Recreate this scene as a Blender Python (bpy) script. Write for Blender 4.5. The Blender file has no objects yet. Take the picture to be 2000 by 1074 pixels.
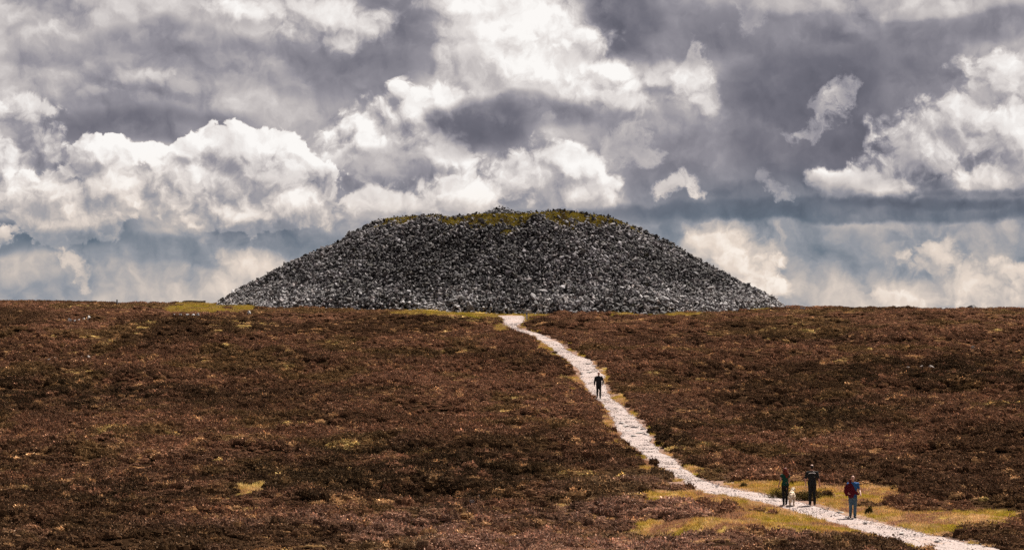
import bpy, bmesh, math, random
import numpy as np
from mathutils import Vector, Matrix

random.seed(7)
rng = np.random.default_rng(11)
scene = bpy.context.scene
COL = scene.collection
rad = math.radians

# ------------------------------------------------------------------ camera
FPX, CX, CY, HROW = 6000.0, 1000.0, 537.0, 640.0      # focal length in photo pixels, centre, horizon row
PITCH = math.atan((HROW - CY) / FPX)
cam_d = bpy.data.cameras.new("camera")
cam = bpy.data.objects.new("camera", cam_d)
COL.objects.link(cam)
cam_d.sensor_width = 36.0
cam_d.lens = 36.0 * FPX / 2000.0
cam_d.clip_start, cam_d.clip_end = 1.0, 30000.0
cam.location = (0, 0, 0)
cam.rotation_euler = (math.pi / 2 + PITCH, 0, 0)
scene.camera = cam

# ------------------------------------------------------------------ view, sampling
vs = scene.view_settings
vs.view_transform = 'Standard'
vs.look = 'None'
vs.gamma = 1.0
vs.exposure = 1.2
vs.use_curve_mapping = False
scene.cycles.use_denoising = False
scene.cycles.use_adaptive_sampling = True
scene.cycles.adaptive_threshold = 0.012
scene.cycles.adaptive_min_samples = 12
scene.cycles.max_bounces = 5
scene.cycles.diffuse_bounces = 2
scene.cycles.glossy_bounces = 2
scene.cycles.transmission_bounces = 2
scene.cycles.transparent_max_bounces = 6
scene.cycles.caustics_reflective = False
scene.cycles.caustics_refractive = False

# ------------------------------------------------------------------ sun
SUN_EL = rad(58)
SUN_AZ = rad(30)          # measured from +Y (straight ahead) towards +X: the sun stands behind the cairn, to its right
sun_dir = Vector((math.sin(SUN_AZ) * math.cos(SUN_EL), math.cos(SUN_AZ) * math.cos(SUN_EL), math.sin(SUN_EL)))
sd = bpy.data.lights.new("sun", 'SUN')
sd.energy = 5.0
sd.angle = rad(0.55)
sd.color = (1.0, 0.93, 0.84)
sun = bpy.data.objects.new("sun", sd)
COL.objects.link(sun)
sun.rotation_euler = sun_dir.to_track_quat('Z', 'Y').to_euler()
sun.location = (40, 80, 120)
# cloud banks of the photographed sky by direction: units of 1/6 radian of azimuth (x) and elevation (y downwards from 0.64)
SKY_SOFT = [
    (0.10, 0.06, 0.26, 0.10, 0.67, 0.85), (0.36, 0.03, 0.24, 0.06, 0.76, 0.85), (0.30, 0.085, 0.14, 0.03, 0.53, 0.8),
    (0.42, 0.135, 0.36, 0.045, 0.55, 0.9), (0.68, 0.15, 0.16, 0.05, 0.51, 0.9),
    (0.05, 0.16, 0.10, 0.03, 0.74, 0.7), (0.30, 0.215, 0.22, 0.035, 0.56, 0.85), (0.51, 0.18, 0.09, 0.06, 0.66, 0.7),
    (0.28, 0.265, 0.22, 0.04, 0.47, 0.95), (0.64, 0.27, 0.07, 0.08, 0.57, 0.8),
    (0.77, 0.08, 0.08, 0.11, 0.51, 0.9), (0.86, 0.12, 0.06, 0.09, 0.56, 0.8), (0.90, 0.015, 0.09, 0.03, 0.90, 0.8),
    (1.02, 0.08, 0.17, 0.15, 0.84, 1.0), (1.07, 0.10, 0.10, 0.10, 0.90, 0.9), (0.94, 0.17, 0.08, 0.05, 0.70, 0.8),
    (1.30, 0.17, 0.11, 0.10, 0.74, 0.85), (1.36, 0.15, 0.05, 0.06, 0.84, 0.8),
    (1.24, 0.28, 0.13, 0.08, 0.57, 0.9), (1.36, 0.34, 0.15, 0.08, 0.53, 0.9), (1.15, 0.215, 0.06, 0.035, 0.60, 0.7),
    # right dark mass
    (1.22, 0.03, 0.09, 0.07, 0.46, 0.95), (1.36, 0.06, 0.15, 0.06, 0.50, 0.95), (1.52, 0.13, 0.17, 0.11, 0.49, 0.95), (1.57, 0.25, 0.17, 0.12, 0.45, 0.95),
    (1.66, 0.33, 0.10, 0.06, 0.45, 0.9), (1.73, 0.19, 0.12, 0.10, 0.49, 0.9), (1.80, 0.10, 0.11, 0.06, 0.51, 0.85), (1.95, 0.07, 0.09, 0.045, 0.51, 0.9),
    (1.72, 0.015, 0.26, 0.028, 0.72, 0.8), (1.62, 0.055, 0.05, 0.03, 0.63, 0.6),
    # horizon band
    (0.30, 0.54, 0.60, 0.07, 0.66, 0.85), (0.06, 0.455, 0.20, 0.035, 0.42, 0.95), (0.28, 0.49, 0.18, 0.025, 0.52, 0.85), (0.10, 0.56, 0.14, 0.03, 0.55, 0.7),
    (0.60, 0.465, 0.14, 0.025, 0.53, 0.85), (1.64, 0.50, 0.15, 0.06, 0.60, 0.95), (1.66, 0.49, 0.07, 0.04, 0.56, 0.8),
    (1.94, 0.46, 0.10, 0.035, 0.60, 0.85), (1.40, 0.53, 0.13, 0.09, 0.80, 0.9), (1.85, 0.56, 0.20, 0.06, 0.72, 0.9), (1.62, 0.585, 0.10, 0.025, 0.66, 0.7),
]
SKY_CUM = [
    # bright ragged sheet at the top, its crisp end
    dict(puffs=[(0.62, 0.04, 0.11, 0.05), (0.73, 0.055, 0.055, 0.04), (0.50, 0.03, 0.12, 0.04), (0.66, 0.09, 0.05, 0.03)], hi=0.88, lo=0.72, edge=0.6, depth=0.9),
    dict(puffs=[(0.27, 0.17, 0.09, 0.03), (0.36, 0.18, 0.06, 0.025), (0.20, 0.18, 0.05, 0.025)], hi=0.76, lo=0.62, edge=0.7, base=0.20),
    # white tower in the centre
    dict(puffs=[(1.10, 0.08, 0.09, 0.08), (1.06, 0.15, 0.10, 0.05), (1.19, 0.14, 0.07, 0.035), (1.24, 0.165, 0.035, 0.02), (1.02, 0.05, 0.08, 0.08)], hi=0.97, lo=0.84, edge=0.6, depth=1.1),
    # bright right-hand cumulus
    dict(puffs=[(1.86, 0.24, 0.11, 0.09), (1.95, 0.17, 0.08, 0.06), (1.79, 0.30, 0.10, 0.07), (1.98, 0.30, 0.10, 0.10), (1.93, 0.36, 0.10, 0.045), (1.70, 0.365, 0.10, 0.03)],
         hi=0.90, lo=0.72, base=0.40, depth=0.9, edge=0.4),
    # middle cumulus bank (left of centre)
    dict(puffs=[(0.80, 0.23, 0.09, 0.065), (0.87, 0.20, 0.05, 0.04), (0.70, 0.26, 0.075, 0.05), (0.78, 0.185, 0.035, 0.03), (0.74, 0.32, 0.13, 0.06), (0.87, 0.30, 0.08, 0.05)],
         hi=0.93, lo=0.62, depth=0.75, edge=0.3),
    # left tower
    dict(puffs=[(0.055, 0.225, 0.06, 0.045), (0.07, 0.29, 0.06, 0.07), (0.02, 0.34, 0.09, 0.09)], hi=0.90, lo=0.60, depth=0.6, edge=0.25),
    # horizon creams
    dict(puffs=[(1.40, 0.50, 0.07, 0.04), (1.47, 0.55, 0.07, 0.05), (1.38, 0.57, 0.06, 0.04)], hi=0.90, lo=0.74, edge=0.35),
    dict(puffs=[(1.80, 0.51, 0.05, 0.05), (1.88, 0.56, 0.09, 0.05), (1.74, 0.58, 0.06, 0.03), (1.97, 0.55, 0.05, 0.04)], hi=0.86, lo=0.68, edge=0.35),
    dict(puffs=[(1.30, 0.16, 0.07, 0.05), (1.36, 0.19, 0.04, 0.05), (1.24, 0.20, 0.07, 0.04)], hi=0.86, lo=0.62, edge=0.7, k=0.85),
    dict(puffs=[(0.50, 0.52, 0.10, 0.045), (0.44, 0.56, 0.07, 0.04), (0.57, 0.555, 0.09, 0.04)], hi=0.82, lo=0.78, edge=0.8),
]
SKY_SOFT2 = [
    (1.16, 0.26, 0.07, 0.04, 0.60, 0.7),
    (0.94, 0.24, 0.085, 0.04, 0.42, 0.95), (1.05, 0.215, 0.09, 0.03, 0.48, 0.9), (0.90, 0.265, 0.05, 0.03, 0.45, 0.7),
    (0.75, 0.315, 0.10, 0.035, 0.53, 0.85), (0.82, 0.34, 0.07, 0.025, 0.55, 0.8),
    (1.62, 0.412, 0.44, 0.022, 0.43, 0.95, 0.75, True), (1.20, 0.42, 0.22, 0.018, 0.49, 0.9, 0.8, True), (1.88, 0.392, 0.18, 0.018, 0.44, 0.85, 0.8, True), (1.42, 0.39, 0.16, 0.03, 0.49, 0.8, 0.9, True),
    (1.74, 0.32, 0.05, 0.04, 0.50, 0.6),
]
SKY_CUM2 = [
    dict(puffs=[(0.20, 0.31, 0.055, 0.05), (0.23, 0.37, 0.11, 0.06), (0.10, 0.39, 0.10, 0.06), (0.305, 0.315, 0.03, 0.03), (0.12, 0.44, 0.12, 0.045), (0.33, 0.37, 0.07, 0.06)], hi=0.92, lo=0.68, base=0.48, depth=0.8),
    dict(puffs=[(0.46, 0.30, 0.06, 0.045), (0.54, 0.29, 0.045, 0.035), (0.52, 0.34, 0.10, 0.055), (0.42, 0.36, 0.10, 0.06), (0.58, 0.39, 0.10, 0.05), (0.38, 0.30, 0.035, 0.022), (0.48, 0.41, 0.14, 0.035)],
         hi=0.93, lo=0.66, base=0.45, depth=0.85),
    dict(puffs=[(1.10, 0.32, 0.08, 0.05), (1.02, 0.335, 0.10, 0.05), (1.16, 0.365, 0.07, 0.035), (0.92, 0.37, 0.12, 0.035), (0.76, 0.39, 0.12, 0.03)], hi=0.92, lo=0.76, base=0.41, depth=1.0, edge=0.35),
    dict(puffs=[(1.37, 0.485, 0.04, 0.028), (1.43, 0.53, 0.05, 0.045), (1.46, 0.575, 0.07, 0.03), (1.36, 0.55, 0.05, 0.05)], hi=0.90, lo=0.82, edge=0.6),
    dict(puffs=[(1.82, 0.50, 0.04, 0.045), (1.86, 0.555, 0.08, 0.04), (1.96, 0.565, 0.06, 0.04), (1.76, 0.58, 0.06, 0.03)], hi=0.86, lo=0.76, edge=0.7),
]
SKY_WISP = [(1.635, 0.19, 0.022, 0.03, 0.80, 0.75), (1.61, 0.225, 0.03, 0.03, 0.76, 0.7), (1.575, 0.26, 0.04, 0.016, 0.74, 0.7), (1.52, 0.39, 0.018, 0.02, 0.78, 0.8), (1.505, 0.355, 0.02, 0.02, 0.70, 0.6),
    (1.315, 0.362, 0.045, 0.022, 0.84, 1.0), (1.22, 0.28, 0.045, 0.04, 0.72, 0.8), (0.13, 0.51, 0.02, 0.018, 0.80, 0.8), (0.15, 0.54, 0.018, 0.04, 0.78, 0.7), (0.67, 0.40, 0.02, 0.025, 0.55, 0.7),
    (1.36, 0.15, 0.04, 0.05, 0.86, 0.7), (1.47, 0.03, 0.03, 0.03, 0.66, 0.7)]
# ------------------------------------------------------------------ sky: Nishita air behind procedural cloud banks
class NB:
    """tiny node-expression helper: sockets wrapped so that + - * / build Math nodes"""
    def __init__(self, tree):
        self.t = tree
    def node(self, kind, **kw):
        n = self.t.nodes.new(kind)
        for k, v in kw.items():
            setattr(n, k, v)
        return n
    def put(self, sock, v):
        if isinstance(v, S):
            self.t.links.new(v.s, sock)
        else:
            sock.default_value = v
    def math(self, op, a, b=None, c=None, clamp=False):
        n = self.node('ShaderNodeMath', operation=op, use_clamp=clamp)
        self.put(n.inputs[0], a)
        if b is not None: self.put(n.inputs[1], b)
        if c is not None: self.put(n.inputs[2], c)
        return S(self, n.outputs[0])
    def smooth(self, x, a, b, lo=0.0, hi=1.0):
        n = self.node('ShaderNodeMapRange', interpolation_type='SMOOTHSTEP')
        n.clamp = True
        self.put(n.inputs[0], x)
        for i, v in enumerate((a, b, lo, hi)):
            self.put(n.inputs[1 + i], v)
        return S(self, n.outputs[0])
    def mix(self, f, a, b):
        n = self.node('ShaderNodeMix', data_type='FLOAT')
        self.put(n.inputs[0], f); self.put(n.inputs[2], a); self.put(n.inputs[3], b)
        return S(self, n.outputs[0])
    def mixc(self, f, a, b, mode='MIX'):
        n = self.node('ShaderNodeMix', data_type='RGBA', blend_type=mode)
        self.put(n.inputs[0], f); self.put(n.inputs[6], a); self.put(n.inputs[7], b)
        return S(self, n.outputs[2])
    def vec(self, op, a, b=None, scale=None):
        n = self.node('ShaderNodeVectorMath', operation=op)
        self.put(n.inputs[0], a)
        if b is not None: self.put(n.inputs[1], b)
        if scale is not None: self.put(n.inputs[3], scale)
        return S(self, n.outputs['Value'] if op in ('LENGTH', 'DOT_PRODUCT', 'DISTANCE') else n.outputs[0])
    def comb(self, x, y, z):
        n = self.node('ShaderNodeCombineXYZ')
        self.put(n.inputs[0], x); self.put(n.inputs[1], y); self.put(n.inputs[2], z)
        return S(self, n.outputs[0])
    def sep(self, v):
        n = self.node('ShaderNodeSeparateXYZ'); self.put(n.inputs[0], v)
        return [S(self, o) for o in n.outputs]
    def noise(self, v, scale, detail=4, rough=0.5, dist=0.0, color=False, lac=2.0, dim='3D'):
        n = self.node('ShaderNodeTexNoise', noise_dimensions=dim)
        self.put(n.inputs['Vector'], v)
        n.inputs['Scale'].default_value = scale; n.inputs['Detail'].default_value = detail
        n.inputs['Roughness'].default_value = rough; n.inputs['Distortion'].default_value = dist
        n.inputs['Lacunarity'].default_value = lac
        return S(self, n.outputs['Color' if color else 'Fac'])
    def voro(self, v, scale, detail=0, rough=0.5, feature='F1', lac=2.0, color=False, rand=1.0, dim='3D'):
        n = self.node('ShaderNodeTexVoronoi', voronoi_dimensions=dim, feature=feature)
        self.put(n.inputs['Vector'], v)
        n.inputs['Scale'].default_value = scale; n.inputs['Randomness'].default_value = rand
        if 'Detail' in n.inputs:
            n.inputs['Detail'].default_value = detail; n.inputs['Roughness'].default_value = rough
            n.inputs['Lacunarity'].default_value = lac
        if feature == 'SMOOTH_F1': n.inputs['Smoothness'].default_value = 0.6
        return S(self, n.outputs['Color' if color else 'Distance'])
    def ramp(self, f, stops, interp='LINEAR'):
        n = self.node('ShaderNodeValToRGB')
        n.color_ramp.interpolation = interp
        el = n.color_ramp.elements
        while len(el) > 1: el.remove(el[-1])
        el[0].position = stops[0][0]; el[0].color = (*stops[0][1], 1)
        for p, c in stops[1:]:
            e = el.new(p); e.color = (*c, 1)
        self.put(n.inputs[0], f)
        return S(self, n.outputs[0])

class S:
    def __init__(self, nb, s): self.nb, self.s = nb, s
    def __add__(self, o): return self.nb.math('ADD', self, o)
    __radd__ = __add__
    def __sub__(self, o): return self.nb.math('SUBTRACT', self, o)
    def __rsub__(self, o): return self.nb.math('SUBTRACT', o, self)
    def __mul__(self, o): return self.nb.math('MULTIPLY', self, o)
    __rmul__ = __mul__
    def __truediv__(self, o): return self.nb.math('DIVIDE', self, o)

def lin(r, g, b):
    """sRGB 0-255 -> linear"""
    return tuple((c / 255 / 12.92) if c / 255 <= 0.04045 else ((c / 255 + 0.055) / 1.055) ** 2.4 for c in (r, g, b))

world = bpy.data.worlds.new("World")
scene.world = world
world.use_nodes = True
wt = world.node_tree
wt.nodes.clear()
N = NB(wt)
w_out = wt.nodes.new('ShaderNodeOutputWorld')
bg_sky = wt.nodes.new('ShaderNodeBackground')
bg_cl = wt.nodes.new('ShaderNodeBackground')
mixs = wt.nodes.new('ShaderNodeMixShader')
skyn = wt.nodes.new('ShaderNodeTexSky')
skyn.sky_type = 'NISHITA'
skyn.sun_disc = False
skyn.sun_elevation = SUN_EL
skyn.sun_rotation = SUN_AZ
skyn.air_density = 1.2
skyn.dust_density = 2.0
wt.links.new(skyn.outputs[0], bg_sky.inputs[0])
bg_sky.inputs[1].default_value = 0.08

D0 = S(N, wt.nodes.new('ShaderNodeTexCoord').outputs['Generated'])
D = N.vec('NORMALIZE', D0)
dx, dy, dz = N.sep(D)
az = N.math('ARCTAN2', dx, N.math('ABSOLUTE', dy))
el = N.math('ARCSINE', dz)
PX = az * 6.0 + 1.0              # degrees of the sky in handy units: 1 unit = 1/6 radian
PY = 0.64 - el * 6.0
P = N.comb(PX, PY, 0.0)
# drifting warps (all in sky angles, so the pattern simply goes on round the whole sky)
W1 = N.noise(P, 2.6, 3, 0.5, color=True, dim='2D')
w1x, w1y, w1z = N.sep(W1)
W2 = N.noise(P, 11.0, 5, 0.6, color=True, dim='2D')
w2x, w2y, w2z = N.sep(W2)
Pw = N.comb(PX + (w2x - 0.5) * 0.06, PY + (w2y - 0.5) * 0.06, 0.0)
# cauliflower lumps, and the same lumps sampled a little towards the light for relief
l_a = N.voro(Pw, 10.5, 3, 0.5, 'F1', 2.3, dim='2D')
l_b = N.voro(N.vec('ADD', Pw, (0.008, -0.015, 0.0)), 10.5, 2, 0.5, 'F1', 2.3, dim='2D')
relief = (l_b - l_a)             # >0: faces the light
fine = N.noise(Pw, 22.0, 6, 0.64, dim='2D')
mid = N.noise(Pw, 5.2, 6, 0.52, dim='2D')
big = w1z
mid_up = N.noise(N.vec('ADD', Pw, (0.012, -0.024, 0.0)), 5.2, 6, 0.52, dim='2D')
sculpt = mid - mid_up               # thicker here than towards the light: a lit flank
tear = (mid - 0.5) * 2.4 + (fine - 0.5) * 1.0 + (0.42 - l_a) * 0.2

YA = PY + (w1y - 0.5) * 0.12
PA = N.comb(PX + (w1x - 0.5) * 0.16, YA, 0.0)
PF = N.comb(PX + (w1x - 0.5) * 0.1, PY + (w2y - 0.5) * 0.035 + (w1y - 0.5) * 0.02, 0.0)
PWp = N.comb(PX + (w2x - 0.5) * 0.15 + (w1x - 0.5) * 0.05, PY + (w2y - 0.5) * 0.11 + (w1y - 0.5) * 0.05, 0.0)
PB = N.comb(PX + (w1x - 0.5) * 0.05, PY + (w1y - 0.5) * 0.05, 0.0)
def ell(V, cx, cy, rx, ry):
    """vector in ellipse units"""
    n = N.node('ShaderNodeVectorMath', operation='MULTIPLY_ADD')
    N.put(n.inputs[0], V)
    n.inputs[1].default_value = (1.0 / rx, 1.0 / ry, 0)
    n.inputs[2].default_value = (-cx / rx, -cy / ry, 0)
    return S(N, n.outputs[0])
KEEP = 0.42
def soft(B, cx, cy, rx, ry, val, k=1.0, edge=0.8, flat=False, wisp=False):
    """pull brightness B towards val inside a torn soft ellipse"""
    v = ell(PF if flat else PWp if wisp else PA, cx, cy, rx, ry)
    r = N.vec('DOT_PRODUCT', v, v) - (tear * 0.45 if flat else (fine - 0.5) * 3.6 if wisp else tear)
    return N.mix(N.smooth(r, 1.7, 1.7 - (1.9 if wisp else 1.5) * edge, 0.0, k), B, N.math('MULTIPLY_ADD', B, KEEP, val + 0.015 - 0.62 * KEEP))
PU = N.vec('ADD', PB, (0.010, -0.022, 0.0))      # the same place a step towards the light
def union(V, puffs):
    f = None
    for cx, cy, rx, ry in puffs:
        r = N.vec('LENGTH', ell(V, cx, cy, rx * 1.18, ry * 1.18))
        f = r if f is None else N.math('SMOOTH_MIN', f, r, 0.3)
    return f
def cumulus(B, puffs, hi=0.96, lo=0.58, lump=0.62, rel=0.85, edge=0.13, depth=0.6, base=None, k=1.0):
    """cumulus: union of puffs with a lumpy outline, lit from above and behind, greyer below, melting out under base"""
    r0 = union(PB, puffs)
    f = N.math('MULTIPLY_ADD', lumps, lump / 0.62, 1.18 - r0)
    m = N.smooth(f, 0.0, edge, 0.0, k)
    if base is not None:
        m = m * N.smooth(YM, base + 0.045, base - 0.06)
    lit = union(PU, puffs) - r0
    lit = N.math('MULTIPLY_ADD', relief, rel, lit) + heartn
    b = N.smooth(lit, -0.55, 0.42, lo - 0.03, hi - 0.005) + fine14
    return N.mix(m, B, b)
lumps = (0.45 - l_a) * 0.62 + (mid - 0.5) * 0.85 + (fine - 0.5) * 0.3
YM = YA + (mid - 0.5) * 0.06
heartn = (mid - 0.5) * 0.9 + (fine - 0.5) * 0.5
fine14 = (fine - 0.5) * 0.10

# --- base tone everywhere: grey cloud deck with paler and darker drifts
B = N.math('MULTIPLY_ADD', big - 0.5, 0.5, 0.63) + (mid - 0.5) * 0.5 + (fine - 0.5) * 0.10
# --- soft banks, back to front (cx, cy, rx, ry, brightness, amount)
for a in SKY_SOFT: B = soft(B, *a)
for a in SKY_CUM: B = cumulus(B, **a)
for a in SKY_SOFT2: B = soft(B, *a)
for a in SKY_CUM2: B = cumulus(B, **a)
for a in SKY_WISP: B = soft(B, *a, wisp=True)
B = N.math('MULTIPLY_ADD', relief, 0.05, B) + (fine - 0.5) * 0.05 + sculpt * N.smooth(B, 0.40, 0.70, 0.15, 0.75)
# --- colour
high = N.ramp(B, [(0.30, lin(72, 74, 86)), (0.44, lin(112, 111, 122)), (0.58, lin(150, 147, 155)), (0.72, lin(190, 184, 184)),
                  (0.86, lin(227, 221, 218)), (0.97, lin(252, 249, 246))])
low = N.ramp(B, [(0.30, lin(62, 76, 92)), (0.44, lin(104, 117, 131)), (0.58, lin(148, 152, 160)), (0.72, lin(194, 185, 179)),
                 (0.86, lin(229, 214, 201)), (0.97, lin(250, 239, 228))])
hz = N.smooth(YA, 0.30, 0.50)
colr = N.mixc(hz, high, low)
wt.links.new(colr.s, bg_cl.inputs[0])
bg_cl.inputs[1].default_value = 0.435
cover = N.smooth(B, 0.10, 0.36, 0.6, 1.0)
N.put(mixs.inputs[0], cover)
wt.links.new(bg_sky.outputs[0], mixs.inputs[1])
wt.links.new(bg_cl.outputs[0], mixs.inputs[2])
wt.links.new(mixs.outputs[0], w_out.inputs[0])
world.cycles.sampling_method = 'NONE'
# ------------------------------------------------------------------ helpers
def tag(o, label=None, cat=None, group=None, kind=None):
    if label: o["label"] = label
    if cat: o["category"] = cat
    if group: o["group"] = group
    if kind: o["kind"] = kind
    return o
def obj(name, me, mat=None, parent=None):
    o = bpy.data.objects.new(name, me)
    COL.objects.link(o)
    if mat is not None:
        if len(me.materials) == 0: me.materials.append(mat)
    if parent is not None: o.parent = parent
    return o
def empty(name, loc, rz=0.0):
    o = bpy.data.objects.new(name, None)
    COL.objects.link(o)
    o.location = loc
    o.rotation_euler = (0, 0, rz)
    o.empty_display_size = 0.3
    return o
def mesh(name, verts, faces, smooth=False):
    me = bpy.data.meshes.new(name)
    me.from_pydata([tuple(v) for v in verts], [], [tuple(f) for f in faces])
    if smooth:
        me.polygons.foreach_set('use_smooth', np.ones(len(me.polygons), bool))
    me.update()
    return me
def grid_mesh(name, P, smooth=True):
    """P: (n, m, 3) array of points -> quad sheet"""
    n, m = P.shape[:2]
    me = bpy.data.meshes.new(name)
    i = np.arange((n - 1) * (m - 1))
    a = (i // (m - 1)) * m + i % (m - 1)
    q = np.stack([a, a + 1, a + m + 1, a + m], 1).astype(np.int32)
    me.vertices.add(n * m)
    me.vertices.foreach_set('co', P.reshape(-1).astype(np.float32))
    me.loops.add(q.size)
    me.loops.foreach_set('vertex_index', q.reshape(-1))
    me.polygons.add(len(q))
    me.polygons.foreach_set('loop_start', np.arange(0, q.size, 4, dtype=np.int32))
    me.polygons.foreach_set('use_smooth', np.full(len(q), smooth))
    me.update(calc_edges=True)
    return me

# --- numpy noise
_perm = np.random.default_rng(3).permutation(4096)
def _h(ix, iy, s):
    return _perm[(_perm[(ix + 131 * s) & 4095] + iy) & 4095] / 4095.0
def vnoise(x, y, s=0):
    ix, iy = np.floor(x).astype(int), np.floor(y).astype(int)
    fx, fy = x - ix, y - iy
    fx, fy = fx * fx * fx * (fx * (fx * 6 - 15) + 10), fy * fy * fy * (fy * (fy * 6 - 15) + 10)
    a, b, c, d = _h(ix, iy, s), _h(ix + 1, iy, s), _h(ix, iy + 1, s), _h(ix + 1, iy + 1, s)
    return (a + (b - a) * fx) * (1 - fy) + (c + (d - c) * fx) * fy
def fbm(x, y, octv=4, s=0, gain=0.5):
    """about -0.5 .. 0.5"""
    t, amp, tot = 0.0, 1.0, 0.0
    c, sn = math.cos(0.6), math.sin(0.6)
    for k in range(octv):
        t = t + amp * (vnoise(x + 17.3 * k, y - 9.1 * k, s + k) - 0.5)
        tot += amp
        x, y = 2.03 * (c * x - sn * y), 2.03 * (sn * x + c * y)
        amp *= gain
    return t / tot * 1.6
def sstep(a, b, x):
    t = np.clip((x - a) / (b - a), 0, 1)
    return t * t * (3 - 2 * t)

# ------------------------------------------------------------------ lie of the land (metres, camera at the origin looking along +Y)
_pd = np.array([-6000, -200, 0, 30, 60, 90, 118, 129, 136, 170, 208, 240, 273, 300, 330, 420, 600, 1500, 4000, 16000.])
_pz = np.array([-90, -1.2, -1.7, -4.4, -7.3, -8.9, -8.55, -8.05, -7.75, -6.5, -4.70, -1.95, 1.42, 2.15, 2.25, 1.2, -8, -90, -240, -260.])
_dd = np.arange(-300, 800, 0.5)
_zz = np.interp(_dd, _pd, _pz)
_k = np.exp(-0.5 * (np.arange(-60, 61) * 0.5 / 7.0) ** 2); _k /= _k.sum()
_zz = np.convolve(np.pad(_zz, 60, mode='edge'), _k, mode='valid')
def prof(y):
    return np.where((y > -280) & (y < 780), np.interp(y, _dd, _zz), np.interp(y, _pd, _pz))

CAIRN = (-1.1, 300.0)
CAIRN_Z = 2.3
PATH_PTS = []          # filled below: world centre line
def base_z(x, y):
    z = prof(y)
    k = sstep(40, 110, y)
    z = z - 0.0075 * np.clip(x, 0, 60) * sstep(220, 290, y) + 0.0035 * np.clip(-x, 0, 60) * sstep(220, 290, y)
    z = z - 0.012 * np.abs(x) * (1 - k) * 0.3
    return z
def relief_z(x, y):
    r = 0.75 * fbm(x / 15.0, y / 11.0, 3, 5) + 0.62 * fbm(x / 4.6, y / 4.0, 3, 9)
    # peaty hollow in the foreground heather and a few shallow ones farther up
    for hx, hy, rx, ry, d in HOLLOWS:
        r = r - d * np.exp(-(((x - hx) / rx) ** 2 + ((y - hy) / ry) ** 2))
    mound = 0.28 * np.exp(-(((x + 31.2) / 3.4) ** 2 + ((y - 299.0) / 4.5) ** 2))
    return mound + r * sstep(60, 100, y) * (1 - 0.55 * sstep(262, 285, y))
HOLLOWS = [(-3.4, 139.0, 2.6, 3.2, 0.55), (-21, 150, 3.2, 3.0, 0.35), (-27, 196, 6, 4, 0.45), (31, 208, 5, 4, 0.4), (8, 172, 2.5, 3, 0.35), (-9, 165, 4, 3, 0.3), (27, 160, 4, 3, 0.25)]

# --- pixels of the photograph <-> places on the ground
_cp, _sp = math.cos(PITCH), math.sin(PITCH)
def ray(px, py):
    a, b = (px - CX) / FPX, -(py - CY) / FPX
    return np.array([a, _cp - b * _sp, _sp + b * _cp])
def project(x, y, z):
    f = y * _cp + z * _sp
    u = -y * _sp + z * _cp
    return CX + FPX * x / f, CY - FPX * u / f
def ground_at(px, py, fn, d0=100.0, d1=330.0):
    r = ray(px, py)
    t = np.arange(d0, d1, 0.25)
    below = r[2] * t < fn(r[0] * t, r[1] * t)
    i = int(np.argmax(below)) if below.any() else len(t) - 1
    lo, hi = t[max(i - 1, 0)], t[i]
    for _ in range(20):
        m = 0.5 * (lo + hi)
        if r[2] * m < fn(np.array([r[0] * m]), np.array([r[1] * m]))[0]: hi = m
        else: lo = m
    return r[0] * hi, r[1] * hi
# --- the gravel path: (row, left edge, right edge) in the photograph, walked on the smooth ground
PATH_PX = [(616, 962, 1032), (621, 972, 1034), (628, 980, 1026), (636, 984, 1010), (643, 996, 1024), (650, 1016, 1052), (658, 1040, 1076), (667, 1058, 1092),
           (680, 1074, 1108), (692, 1086, 1130), (704, 1108, 1156), (716, 1122, 1168), (730, 1128, 1182), (745, 1133, 1184), (760, 1144, 1186), (775, 1160, 1196),
           (790, 1176, 1216), (805, 1186, 1236), (820, 1190, 1250), (835, 1198, 1264), (850, 1206, 1272), (865, 1222, 1276), (880, 1242, 1294), (895, 1262, 1318),
           (910, 1284, 1340), (925, 1308, 1356), (938, 1330, 1378)]
# the lower part runs across the picture: pairs of (far edge, near edge) pixels
PATH_LOW = [((1384, 938), (1342, 950)), ((1420, 948), (1372, 960)), ((1462, 956), (1420, 967)), ((1508, 965), (1470, 976)), ((1552, 974), (1518, 987)), ((1592, 984), (1558, 998)),
            ((1628, 994), (1592, 1010)), ((1668, 1003), (1634, 1021)), ((1714, 1016), (1674, 1034)), ((1764, 1028), (1716, 1046)), ((1820, 1041), (1764, 1060)),
            ((1890, 1056), (1806, 1078)), ((1960, 1072), (1860, 1098)), ((2050, 1092), (1940, 1122)), ((2150, 1116), (2030, 1150))]
pl, pr = [], []
for row, a, b in PATH_PX:
    pl.append(ground_at(a, row, base_z)); pr.append(ground_at(b, row, base_z))
for (a, b) in PATH_LOW:
    pr.append(ground_at(*a, base_z, 60)); pl.append(ground_at(*b, base_z, 60))
pl, pr = np.array(pl), np.array(pr)
def resample(P, Q, step=0.4):
    C = 0.5 * (P + Q)
    s = np.concatenate([[0], np.cumsum(np.linalg.norm(np.diff(C, axis=0), axis=1))])
    t = np.arange(0, s[-1], step)
    f = lambda A: np.stack([np.interp(t, s, A[:, k]) for k in range(2)], 1)
    def sm(A):
        k = np.array([1, 2, 3, 4, 3, 2, 1.]); k /= k.sum()
        return np.stack([np.convolve(np.pad(A[:, j], 3, mode='edge'), k, 'valid') for j in range(2)], 1)
    return sm(f(P)), sm(f(Q)), t
PL, PR, PT = resample(pl, pr)
PC = 0.5 * (PL + PR)
PW = 0.5 * np.linalg.norm(PR - PL, axis=1)
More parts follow.
